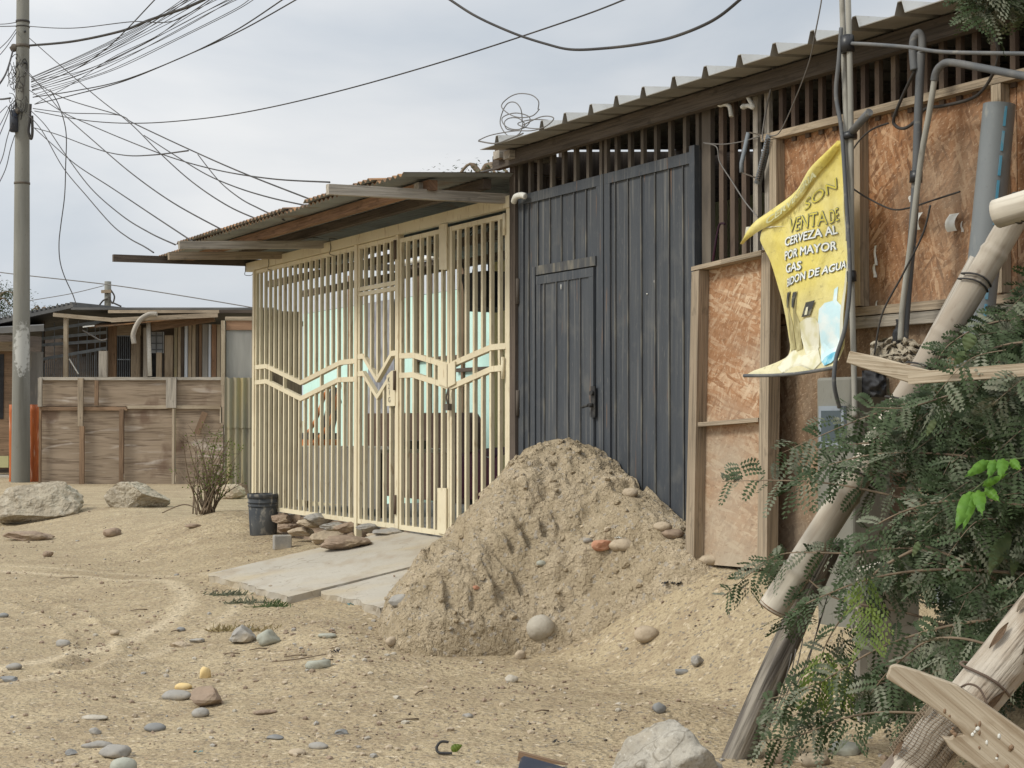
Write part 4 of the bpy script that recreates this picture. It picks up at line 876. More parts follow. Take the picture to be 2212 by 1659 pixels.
# hooked dark pipe and grey conduit
hp=thing('hooked_pipe','dark pipe with a hooked top in front of the chipboard wall','pipe',Pn(1945,745,.2))
X7=lambda c,d:(1469+c*.3359,d*.3359)
b=MB(); b.tube(smooth_path([Pn(*X7(1507,452),.24),Pn(*X7(1497,330),.24),Pn(*X7(1505,245),.24),Pn(*X7(1535,212),.23),Pn(*X7(1556,250),.22),Pn(*X7(1558,340),.22)]),.0165,12); b.build('hook','greypipe',hp)
b=MB(); b.tube(smooth_path([Pn(*X7(1550,335),.22),Pn(*X7(1540,560),.22),Pn(*X7(1530,800),.22),Pn(*X7(1520,1100),.22),Pn(*X7(1500,1440),.22),Pn(1963,600,.21),Pn(1955,700,.2),Pn(1953,745,.2)]),.0175,12); b.build('shaft','greypipe',hp)
for c,d,e,f in ((1519,1100,1516,1175),): b=MB(); b.tube([Pn(*X7(c,d),.225),Pn(*X7(e,f),.225)],.026,12); b.build('tape_wrap','tape',hp)
b=MB(); b.tube(smooth_path([Pn(1948,690,.2),Pn(1946,715,.2),Pn(1940,745,.2)]),[.024]*8+[.03]*8+[.026],9,fn=lambda l,g:1+.15*math.sin(l*90+3*g)); b.build('plastic_wrap','tape',hp)
cd=thing('grey_conduit','bent grey conduit rising beside the hooked pipe and running right','conduit',Pn(1940,745,.23))
b=MB(); b.tube(smooth_path([Pn(2330,178,.25),Pn(*X7(2212,487),.25),Pn(*X7(1960,440),.25),Pn(*X7(1740,402),.25),Pn(*X7(1675,425),.25),Pn(*X7(1645,470),.25),Pn(*X7(1634,520),.25)]),.0155,12); b.build('elbow','greypipe',cd)
b=MB(); b.tube(smooth_path([Pn(*X7(1636,515),.25),Pn(*X7(1600,740),.25),Pn(*X7(1550,1020),.25),Pn(1968,520,.235),Pn(1950,660,.225),Pn(1945,735,.225)]),.0125,10); b.build('lower_tube','mastpipe',cd)
def cable(name,label,pts,r,mt='wire',group=None,cat='cable'):
    b=MB(); b.tube(pts,r,6); return b.build(name,mt,label=label,cat=cat,group=group)
cable('loop_cable','black cable looping from the hooked pipe up to the eaves',smooth_path([Pn(*X7(c,d),n) for c,d,n in ((1510,455,.24),(1440,600,.2),(1375,760,.16),(1390,812,.15),(1440,826,.15),(1500,790,.15),(1580,700,.12),(1700,680,.1),(1900,620,.1),(2010,480,.14),(2050,330,.2),(2005,200,.25),(1930,0,.33),(1900,-80,.36))]),.007)
cable('conduit_run','thin grey conduit sagging across the barred openings to the taped pipes',smooth_path([Pn(*X7(c,d),.38) for c,d in ((1105,280),(1250,287),(1480,305),(1700,335),(2212,345),(2500,350))]),.008,'greypipe')
cable('wall_wire','thin dark wire sagging in a V across the chipboard wall',smooth_path([Pn(*X7(c,d),.1) for c,d in ((1115,1215),(1200,1270),(1360,1345),(1480,1335),(1620,1290),(1800,1232))]),.004)
cable('wall_wire','short wire from the top rail down to the taped pipes',smooth_path([Pn(*X7(c,d),.2) for c,d in ((1340,792),(1230,835),(1140,920),(1060,1050))]),.004)
cable('hanging_wire','thin wire hanging from the chipboard wall down past the conduit foot',smooth_path([Pn(*Z8(c,d),.3) for c,d in ((1610,290),(1560,480),(1430,740),(1300,990),(1250,1250))]),.004)
cable('stay_wire','pale wire hanging from above the roof to the grey springs',smooth_path([Pn(*X7(c,d),n) for c,d,n in ((912,-40,.42),(905,30,.42),(870,210,.40),(830,400,.3),(740,640,.15),(640,850,.08),(560,872,.06))]),.003,'wiregrey')
cable('gate_wire','wire strung from the dark gate corner across the rusty bars',smooth_path([Pn(*X7(c,d),.05) for c,d in ((150,918),(270,928),(400,910),(530,870))]),.003,'wiregrey')
cable('gate_wire','kinked wire dropping from the dark gate corner to the banner tip',smooth_path([Pn(*X7(c,d),n) for c,d,n in ((160,922,.05),(235,945,.05),(255,1040,.05),(330,1160,.08),(420,1300,.15),(500,1395,.22))]),.0035,'wiregrey')
cable('roof_wire','wire falling from under the eaves to the spring coil',smooth_path([Pn(*X7(c,d),.09) for c,d in ((597,440),(585,560),(555,700),(530,870),(535,905))]),.0045,'wiregrey')
sg=thing('spring_bracket','grey metal strips with a coiled spring hanging between the rusty bars','bracket',Pn(1640,395,.05))
b=MB(); b.tube([Pn(*X7(440,852),.05),Pn(*X7(396,1050),.05),Pn(*X7(396,1110),.05)],.011,6); b.build('strip','metalgrey',sg)
b=MB(); b.tube([Pn(*X7(578,868),.05),Pn(*X7(545,1000),.05),Pn(*X7(500,1180),.05)],.018,6); b.build('strip','metalgrey',sg)
b=MB(); b.tube([Pn(*X7(565+16*math.sin(t*2.1)-t*1.15,890+t*5.0),.07+.008*math.cos(t*2.1)) for t in range(56)],.003,5); b.build('spring','rust2',sg)
b=MB(); b.tube([Pn(*X7(400,1112),.05),Pn(*X7(505,1150),.05)],.004,5); b.tube([Pn(*X7(445,852),.05),Pn(*X7(570,880),.05)],.004,5); b.build('link_rod','rust2',sg)
for k,(pts,lb) in enumerate(([[(262,672),(300,672),(320,690),(330,750)],'white insulator bracket under the eave, nearer the dark gate'],[[(425,595),(445,640),(472,690),(440,680),(412,685)],'pair of white insulator knobs under the eave right of the other bracket'])):
    b=MB(); b.tube(smooth_path([Pn(*X7(c,d),.06) for c,d in pts],5),.011,8); pebble(b,Pn(*X7(*(pts[0] if k==0 else pts[-1])),.065),.018,2,0,.8,k); b.build('insulator_bracket','white',label=lb,cat='insulator',fix=False)
cable('red_hose','thin dull red hose hooked over the top of the framed panel',smooth_path([Pn(*Z8(c,d),.09) for c,d in ((212,655),(225,560),(240,470),(255,415),(275,408),(288,412))]),.006,'maroon')
# thick grey plastic pipe
pv=thing('plastic_pipe','thick grey plastic drain pipe with a blue stripe leaning on the wall','pipe',Pn(2095,900,.3))
pt=[Pn(2159,226,.16),Pn(2131,513,.2),Pn(2108,730,.24),Pn(2085,960,.28)]; pt.append(pt[-1]+(pt[-1]-pt[-2])*1.5)
b=MB(); b.tube([pt[0].lerp(pt[0]+(pt[1]-pt[0]),0)]+pt[1:],.062,24,caps=False); b.tube([pt[0]+(pt[1]-pt[0])*.001,pt[1]],.057,24,caps=False); b.build('tube','pvc',pv,fix=False)
d=(pt[1]-pt[0]).normalized(); side=(-(ray(2140,500).normalized())).cross(d).normalized()
b=MB()
for i in range(9):
    a=pt[0].lerp(pt[2],.02+.105*i); e=pt[0].lerp(pt[2],.02+.105*i+.085); fr=(Vector((0,-1,0))*.061-Vector((1,0,0))*-.008); b.beam(a+fr,e+fr,.010,.004,up=(0,-1,0))
b.build('blue_stripe','pvcblue',pv)
for x,y,h,w in ((1893,552,50,7),(1891,585,34,9),(1896,660,24,5),(2080,490,26,4),(1968,430,16,8)):
    s,z=FZ(x,y); part('peeling_flake','white',shed,lambda b:b.grid(lambda u,v:W(s+(u-.5)*w/560+.006*math.sin(v*5),.004+.012*math.sin(u*3)*v,z-(v-.5)*h/560),4,6))
# small loose bits at the wall
for i,(x,y,lb) in enumerate(((1978,480,'white curled paper tab on the chipboard wall behind the conduit'),(2056,482,'white curled paper tab on the chipboard wall left of the drain pipe'))):
    b=MB(); s,z=FZ(x,y,.03); b.grid(lambda u,v:W(s+.022-.055*u,.02+.028*math.sin(v*2.6),z+.04-.075*v),4,6); b.build('paper_tab','white',label=lb,cat='paper',fix=False)
b=MB()
b.grid(lambda u,v:Pn(lerp(1880,1995,u),lerp(742,800,v)+10*nz(u*6,v*3,1)-14*math.sin(u*3.1),.20+.09*v+.05*nz(u*7,v*9,4)+.03*nz(u*19,v*22,2)),30,16)
b.build('plastic_sacking',['chunk'],label='crumpled pale sacking and mortar at the foot of the hooked pipe',cat='sacking',fix=False)
b=MB()
def bag(u,v):
    x=lerp(1862,1915,u); y=lerp(800,858,v); return Pn(x,y,.30+.05*math.sin(u*3.1)*math.sin(v*3.1)+.03*nz(u*5,v*6,2))
b.grid(bag,16,16); b.build('plastic_bag','black',label='black plastic bag tucked behind the broken plank',cat='bag',fix=False)
# ============================================================= FOREGROUND POLES AND PLANKS
def node(l,g): 
    t=(l*3.2)%1; return 1+.09*math.exp(-((t-.5)/.03)**2)-.04*math.exp(-((t-.56)/.02)**2)+.012*math.sin(3*g)
def longpole(p,q,n=40,bend=.0):
    p,q=Vector(p),Vector(q); return [p.lerp(q,i/n)+Vector((bend*math.sin(math.pi*i/n),0,0)) for i in range(n+1)]
a_=P(2192,470,5.05); b_=P(1668,1316,5.28)
bam=thing('bamboo_pole','long pale bamboo pole leaning down to the left through the bush','pole',b_)
b=MB(); b.tube(longpole(b_,a_,160,.012),[lerp(.050,.044,i/160) for i in range(161)],18,fn=node); b.build('culm','bamboo',bam)
b=MB(); b.tube([b_-(a_-b_).normalized()*.004,b_+(a_-b_).normalized()*.01],[.047,.051],18); b.tube([b_-(a_-b_).normalized()*.0045,b_-(a_-b_).normalized()*.004],[.02,.047],18); b.build('cut_end','brownwood',bam)
dd=(a_-b_).normalized()
def ring(b,c,ax,r,wr,turns=1.0,jit=.02):
    u=ax.orthogonal().normalized(); w=ax.cross(u); n=int(14*turns)
    b.tube([c+(u*math.cos(t*2*math.pi/14)+w*math.sin(t*2*math.pi/14))*r+ax*(jit*t/14+.008*math.sin(t*.9)) for t in range(n+1)],wr,5)
for f,tn in ((.35,1.2),(.52,2.2),(.83,2),(.62,1.1)):
    b=MB(); c=b_.lerp(a_,f); ring(b,c,dd,.052,.0035,tn); b.build('wire_tie','wire',bam)
lg=thing('bamboo_log','short thick bamboo log lying across in front of the grey drain pipe','log',P(2160,468,4.95))
b=MB(); b.tube(longpole(P(2154,462,4.9),P(2420,380,4.6),16),.047,18,fn=node); b.build('culm','bamboo',lg)
b=MB(); ring(b,P(2190,452,4.87),(P(2420,380,4.6)-P(2154,462,4.9)).normalized(),.05,.0035,1.2); b.build('wire_tie','wire',lg)
b=MB(); b.tube(longpole(P(2112,560,5.25),P(1925,905,5.35),14,.0),[.03]*15,10); b.build('wooden_pole','greywood',label='thin grey pole just behind the leaning bamboo',cat='pole')
# weathered split post
p0=G(1592,1632); p0=P(1588,1650,5.55); p1=P(1800,1170,5.35)
wp=thing('split_post','dark weathered split post leaning under the end of the bamboo','post',p0)
b=MB(); NP=60
b.tube(longpole(p0,p1,NP,-.01),[lerp(.052,.040,i/NP) for i in range(NP+1)],26,fn=lambda l,g:1+.22*nz(g*1.6,l*1.3,3)+.13*nz(math.cos(g)*5,math.sin(g)*5,l*2.2)-.22*max(0,1-abs(((g-2.2-l*.8)%6.283)-.6)*4)*min(1,l*2)); b.build('shaft','charwood',wp)
for k in range(5):
    b=MB(); g0=rnd.uniform(-.03,.03); a=p0.lerp(p1,rnd.uniform(.02,.2))+Vector((.05+g0,-.05,0)); c=p0.lerp(p1,rnd.uniform(.5,.95))+Vector((.03+g0,-.055,0)); b.tube(longpole(a,c,8,.02),.0025,4); b.build('wire_strand','wiregrey',wp)
# big bark pole with netting
q0=P(1560,2140,3.25); q1=P(2330,1230,3.05)
bk=thing('bark_pole','thick peeling pale pole with netting round it, crossing the bottom corner','pole',q0)
b=MB(); NP=70
b.tube(longpole(q0,q1,NP,.01),[.052]*(NP+1),28,fn=lambda l,g:1+.05*nz(math.cos(g)*1.5,math.sin(g)*1.5,l*2)+.06*nz(math.cos(g)*4,math.sin(g)*4,l*5)-.05*max(0,1-abs(((g-1.0-.5*l)%6.283)-.5)*5)); b.build('shaft','bark',bk)
for k in range(9):
    f=rnd.uniform(.45,.9); g0=rnd.uniform(2,5.5); axx=(q1-q0).normalized(); u=axx.orthogonal().normalized(); w=axx.cross(u); c=q0.lerp(q1,f); L0=rnd.uniform(.03,.09)
    b=MB(); b.grid(lambda uu,v:c+axx*(L0*(uu-.5))+(u*math.cos(g0+.28*(v-.5)*math.sin(uu*3.1))+w*math.sin(g0+.28*(v-.5)*math.sin(uu*3.1)))*(.0545+.006*abs(v-.5)+.006*uu*uu),8,4); b.build('bark_flake','brownwood' if k%2 else 'oldwood',bk,fix=False)
ax=(q1-q0).normalized(); b=MB(); u=ax.orthogonal().normalized(); w=ax.cross(u); L_=(q1-q0).length
f0,f1=.555,.685
for t in range(24): ring(b,q0.lerp(q1,lerp(f0,f1,t/23)),ax,.0565,.0009,1.0,0)
for t in range(30):
    g0=t*2*math.pi/30; b.tube([q0.lerp(q1,lerp(f0,f1,k/8))+(u*math.cos(g0+.1*math.sin(k))+w*math.sin(g0+.1*math.sin(k)))*.0565 for k in range(9)],.0008,4)
b.build('netting','twig',bk)
b=MB(); 
ring(b,q0.lerp(q1,.745),ax,.057,.003,1.1); b.build('wire_tie','rust',bk)
# planks
def plankpx(name,label,pts,Y0,Y1,th,m,x0,x1):
    b=MB(); b.prism([P(x,y,lerp(Y0,Y1,(x-x0)/(x1-x0))) for x,y in pts],Vector((0.004,th,0.0))); o=b.build(name,m,label=label,cat='plank'); 
    bv=o.modifiers.new('b','BEVEL'); bv.width=.002; bv.segments=1; return o
plankpx('wooden_plank','broken pale plank with a slanting end wired to the bamboo',[(1829,783),(1836,758),(1900,771),(1975,792),(2010,800),(1996,812),(1970,828),(1930,816)],4.75,4.46,.025,'palewood',1829,2000)
b=MB(); b.beam(P(1968,817,4.42),P(2420,784,3.95),.03,.035); o=b.build('wooden_batten','palewood',label='long pale batten lying level across the top of the bush',cat='plank')
pk=[(1915,1466),(1924,1441),(1936,1437),(1949,1440),(1985,1451),(2068,1481),(2130,1522),(2212,1580),(2400,1712),(2400,1850),(2212,1712),(2118,1664),(2071,1633),(2052,1617),(2036,1593),(2056,1596),(2062,1590),(2084,1588),(2070,1572),(2052,1557),(2009,1525)]
pl=plankpx('nailed_plank','spotted pale plank with a notched lower edge across the bark pole',pk,2.99,2.86,.022,'palewood',1915,2400)
bs=MB()
for i in range(20):
    x=rnd.uniform(2030,2200); y=1470+(x-1985)*.62+rnd.uniform(10,70); b_r=rnd.uniform(.003,.006)
    c=P(x,y,lerp(2.99,2.86,(x-1915)/485)-.001); pebble(bs,c,b_r,1,0 if i<6 else 1,.4,i,0,True,dims=(b_r*rnd.uniform(.5,1.2),.0008,b_r),namp=.7)
o=bs.build('paint_specks',['white','brownwood'],pl,fix=False)
b=MB(); b.tube(smooth_path([P(2064,1492,2.97),P(2090,1478,2.95),P(2115,1487,2.94),P(2132,1520,2.93)]),.0022,5); b.build('tie_wire','rust',pl)
# ============================================================= BUSH
bush=thing('acacia_bush','dusty dark green feathery bush spilling in from the right','bush',(1.75,4.9,.05))
lf=MB(); tw=MB()
q=random.Random(11)
def pinnate(mbd,base,d,ln,droop,m=0,np_=None,lw=.012,ll=.021,side=None):
    d=d.normalized(); up=Vector((q.uniform(-.6,.6),q.uniform(-1.,.3),q.uniform(.2,1))); sd=side or d.cross(up); 
    if mbd is lf and m==0 and len(LM)>1: m=q.choice(LM)
    if sd.length<.1: sd=Vector((1,0,0))
    sd=sd.normalized(); nrm=sd.cross(d).normalized(); n=np_ or int(ln/.0095)
    for i in range(n):
        t=(i+.6)/n; c=base+d*ln*t+Vector((0,0,-droop*ln*t*t)); w=ll*(.55+.9*t*(1-t)*2)*(1 if t<.9 else .7)
        for sg in (-1,1):
            tip=c+sd*sg*w+d*w*.35+nrm*q.uniform(-.2,.1)*w; mid=c.lerp(tip,.5); hw=d*lw*.5+nrm*q.uniform(-.15,.15)*lw
            mbd.face([c,mid-hw,tip,mid+hw],m=m)
    return base+d*ln+Vector((0,0,-droop*ln))
LM=[0,0,0,0,1,1,2,2,2]
def bipin(base,d,ln,m=0):
    """a spray: short stalk with paired pinnae"""
    d=d.normalized(); up=Vector((q.uniform(-.5,.5),q.uniform(-.8,.2),1)).normalized(); sd=d.cross(up).normalized(); n=max(2,int(ln/.022))
    for i in range(n):
        t=(i+1)/n; c=base+d*ln*t+Vector((0,0,-.25*ln*t*t))
        for sg in (-1,1): pinnate(lf,c,(sd*sg+d*.55+Vector((0,0,q.uniform(-.5,.1)))).normalized(),q.uniform(.05,.085),.35,m,6,.012,.018,side=d)
def branch(pts,r0,r1,leafd=34,l0=.05,l1=.11,style=.12,m=0,leafstart=.15):
    path=smooth_path(pts,10); n=len(path); tw.tube(path,[lerp(r0,r1,i/(n-1))*.6 for i in range(n)],5)
    L=sum((path[i+1]-path[i]).length for i in range(n-1)); k=int(L*leafd)
    for i in range(k):
        t=leafstart+(1-leafstart)*(i+q.random())/k; f=t*(n-1); j=min(n-2,int(f)); c=path[j].lerp(path[j+1],f-j); d=(path[j+1]-path[j]).normalized()
        sgn=1 if i%2 else -1; sv=d.cross(Vector((q.uniform(-.4,.4),-.7,q.uniform(.2,1)))).normalized()
        ld=(d*q.uniform(.2,.8)+sv*sgn+Vector((0,q.uniform(-.4,.3),q.uniform(-.5,.25)))).normalized(); ln=q.uniform(l0,l1)
        if q.random()<style: bipin(c,ld,ln*.8,m)
        else:
            pinnate(lf,c,ld,ln,q.uniform(.1,.4),m); 
# named arching branches (pixel paths, depth) then filler ones inside the crown
core=P(2420,1330,4.6)
BR=[([(2330,900),(2150,880),(1990,868),(1860,905),(1690,978)],4.7,5.0,.6),([(2300,960),(2120,930),(1950,950),(1800,965),(1720,985)],4.6,5.1,.5),
 ([(2260,1150),(2050,1100),(1830,1050),(1690,1038),(1560,1040)],4.5,5.2,.15),([(2250,1020),(2080,985),(1900,980),(1770,1010)],4.4,4.9,.7),
 ([(2210,1300),(2000,1190),(1830,1195),(1700,1195),(1640,1220)],4.6,5.3,.2),([(2200,1420),(1980,1330),(1800,1290),(1680,1210),(1560,1290)],4.8,5.5,.12),
 ([(2230,1240),(2030,1230),(1880,1250),(1750,1300),(1700,1330)],4.3,5.0,.7),([(2240,1330),(2060,1350),(1900,1400),(1760,1480),(1660,1510)],4.3,4.9,.7),
 ([(2240,1400),(2080,1440),(1900,1470),(1760,1530),(1640,1570)],4.5,5.2,.6),([(2120,1560),(1980,1540),(1850,1545),(1720,1590),(1640,1600)],4.4,5.0,.6),
 ([(2300,700),(2200,690),(2120,705),(2050,745),(2020,790)],4.9,5.0,.3),([(2330,760),(2210,740),(2120,760),(2060,775)],4.6,4.7,.3),([(2330,640),(2240,655),(2150,690)],5.0,5.1,.3),
 ([(2250,1100),(2120,1080),(2000,1090),(1900,1130),(1850,1180)],4.2,4.6,.6),([(2290,1500),(2150,1400),(2020,1380),(1930,1440),(1880,1500)],4.1,4.4,.6),
 ([(2260,850),(2140,842),(2060,852),(1960,880),(1880,880)],4.5,4.6,.4),([(1990,1180),(1900,1230),(1850,1290),(1790,1380),(1765,1450)],4.7,4.9,.3)]
for pts,Y0,Y1,sty in BR:
    k=len(pts)-1; branch([P(x,y,lerp(Y0,Y1,i/k)) for i,(x,y) in enumerate(pts)],.009,.002,40 if sty>.2 else 24,.05,.11,.15,0,.12 if sty>.2 else .3)
POLY=[(2290,650),(2180,680),(2100,698),(2050,740),(2030,790),(2120,850),(1960,860),(1900,900),(1830,950),(1830,985),(1860,1020),(1890,1075),(1860,1120),(1900,1180),(1860,1260),(1880,1310),(1960,1260),(2040,1180),(2060,1330),(2010,1420),(1830,1490),(1720,1540),(1690,1590),(1900,1560),(2030,1440),(2120,1400),(2290,1240)]
def inside(x,y):
    c=False; j=len(POLY)-1
    for i in range(len(POLY)):
        (xi,yi),(xj,yj)=POLY[i],POLY[j]
        if (yi>y)!=(yj>y) and x<(xj-xi)*(y-yi)/(yj-yi)+xi: c=not c
        j=i
    return c
cnt=0
while cnt<250:
    x=q.uniform(1690,2290); y=q.uniform(650,1600)
    if not inside(x,y): continue
    if 1850<x<2010 and 1270<y<1450 and q.random()<.7: continue
    Y=lerp(5.35,4.15,q.random()**1.0)
    if x<1985 and q.random()<.5: continue
    if x<1950: Y=q.uniform(4.6,5.2)
    if y<850: Y=q.uniform(4.6,5.2)
    e=P(x,y,Y); a=e+Vector((q.uniform(.14,.38),q.uniform(-.1,.25),q.uniform(-.08,.22)))
    branch([a,a.lerp(e,.5)+Vector((0,0,.04)),e],.003,.0012,56,.045,.10,.10,0,.0); cnt+=1
# dense hidden interior at the far right
for i in range(170):
    x=q.uniform(2010,2330); y=q.uniform(860,1480); Y=q.uniform(5.0,5.6); e=P(x,y,Y); a=e+Vector((q.uniform(.1,.3),q.uniform(-.1,.2),q.uniform(-.05,.2))); branch([a,a.lerp(e,.5),e],.003,.0012,50,.06,.12,.1,0,0)
for i in range(7): tw.tube(smooth_path([P(2420,1500-40*i,4.7),P(2300,1400-70*i,4.7),P(2150,1250-60*i,4.7),P(2000+20*i,1180-50*i,4.8)]),[.016]*8+[.011]*9+[.005]*8,7)
lf.build('foliage',['leafd','leafdust','leafdark'],bush,fix=False); tw.build('branches','twig',bush,fix=False)
# yellow-green young sprays on the bush
LM=[0]; yl=MB(); lf0=lf; lf=yl
for x,y,Y in ((1875,1235,4.6),(1885,1300,4.55)):
    c=P(x,y,Y); bipin(c,Vector((-.2,-.3,-1)),.09)
for x,y in ((1790,1395),(1800,1440),(1775,1430),(1810,1410)):
    c=P(x,y,4.85); bipin(c,Vector((q.uniform(-.6,.1),-.3,-1)),.08)
yl.build('young_leaves','leafy',bush,fix=False); lf=lf0; LM=[0,0,0,0,1,1,2,2,2]
def bigleaf(mbd,base,tip,w,cup=.2,nv=9):
    base,tip=Vector(base),Vector(tip); d=tip-base; L=d.length; view=(base-CAM).normalized(); sd=d.cross(view).normalized(); nr=sd.cross(d).normalized()
    def fn(u,v):
        e=(u*2-1); ww=w*math.sin(math.pi*min(1,v*.97+.03)**.75)**.9*(1-.15*v); 
        return base+d*v+sd*e*ww*.5+nr*(cup*ww*(abs(e)**1.3)-.10*L*math.sin(v*math.pi)+.006*math.sin(v*26)*abs(e))
    mbd.grid(fn,6,14)
vn=thing('bright_sprig','sprig of large glossy bright green leaves in front of the bush','sprig',P(2105,1130,4.05))
pxl=[((2150,1000),(2166,985),(2086,1032)),((2148,1010),(2177,990),(2135,1032)),((2160,1005),(2205,990),(2164,1035)),((2165,1010),(2225,1000),(2195,1020)),((2110,1065),(2118,1055),(2063,1140)),((2112,1065),(2125,1050),(2121,1114)),((2130,1062),(2165,1050),(2156,1083)),((2105,1060),(2092,1070),(2078,1146)),((2125,1055),(2170,1025),(2172,1018))]
LV=[((2137,996),(2083,1031),26),((2150,993),(2134,1034),24),((2168,990),(2160,1036),27),((2182,993),(2206,1016),22),((2098,1062),(2064,1144),34),((2112,1058),(2122,1114),30),((2128,1052),(2160,1084),24),((2104,1062),(2080,1146),26),((2122,1050),(2178,1022),18)]
b=MB()
for i,((x0,y0),(x1,y1),w) in enumerate(LV): bigleaf(b,P(x0,y0,4.05),P(x1,y1,4.0-.02*(i%3)),w*4.05/F)
b.build('leaves','leafb',vn,fix=False)
b=MB(); b.tube(smooth_path([P(2260,985,4.1),P(2190,992,4.07),P(2137,996,4.05)]),.0025,5); b.tube(smooth_path([P(2190,992,4.07),P(2140,1030,4.05),P(2100,1062,4.05)]),.002,5); b.build('stem','leafm',vn)
dk=MB()
for i,((x0,y0),(x1,y1),w) in enumerate((((2290,1180),(2220,1245),34),((2160,1165),(2135,1245),30),((2180,1150),(2150,1230),34),((2100,720),(2085,760),40),((2020,905),(2000,945),20),((2085,760),(2060,790),30),((1985,1170),(1970,1205),18),((2200,1175),(2185,1250),30))): bigleaf(dk,P(x0,y0,4.3),P(x1,y1,4.3),w*.8*4.3/F,.05)
dk.build('broad_leaves','leafm',bush,fix=False)
# hanging leaves at the eave, top right
ev=thing('hanging_foliage','leafy twigs hanging over the roof edge at the top corner','foliage',P(2150,40,5.2)); lf=MB(); tw=MB()
for i in range(34):
    x=q.choice((q.uniform(2080,2130),q.uniform(2180,2290))); y=q.uniform(-50,30); e=P(x,y+q.uniform(0,22),q.uniform(4.9,5.3)); a=e+Vector((q.uniform(-.02,.2),0,q.uniform(.05,.25))); branch([a,a.lerp(e,.5),e],.003,.001,60,.05,.1,.2,0,.1)
lf.build('leaves',['leafd','leafdust','leafdark'],ev,fix=False); tw.build('twigs','twig',ev,fix=False)
# ============================================================= ROCKS, STONES, LITTER
_G0=G
def rock(name,label,px,py,wpx,hr,dr,m,seed,ang=0,rot=0.,sink=.12,group=None,cat='stone',sub=3,smooth=True,namp=.22):
    p=G(px,py); r=wpx*.5*p.y/F; b=MB(); hz=r*hr
    z0=p.z; p=Vector((p.x,p.y+r*dr*.6,0)); z=topz(p.x,p.y) if G is _G0 else z0
    pebble(b,(p.x,p.y,z+hz*(1-2*sink)),r,sub,0,1,seed,ang,smooth,(r,r*dr,hz),rot,namp)
    return b.build(name,m,label=label,cat=cat,group=group,fix=False)
rock('concrete_chunk','big flat lump of broken concrete below the utility pole',72,1128,190,.62,.8,'chunk',21,7,.1,.28,None,'concrete chunk',5,False)
rock('concrete_chunk','smaller pale broken lump leaning behind the biggest concrete chunk',138,1098,72,1.0,.8,'stonepale',25,6,.3,.25,None,'concrete chunk',4,False)
rock('concrete_chunk','pale slab of broken concrete in front of the plywood fence',288,1096,140,.58,.7,'chunk',34,7,-.1,.28,None,'concrete chunk',5,False)
r_=5.0; bl=thing('boulder','large pale granite boulder cut by the bottom edge','boulder',P(1480,1790,4.75))
b=MB(); c=P(1478,1706,4.75); pebble(b,c,.2,5,0,1,52,10,True,(.235,.22,.215),.3,.2); b.build('rock','granite',bl,fix=False)
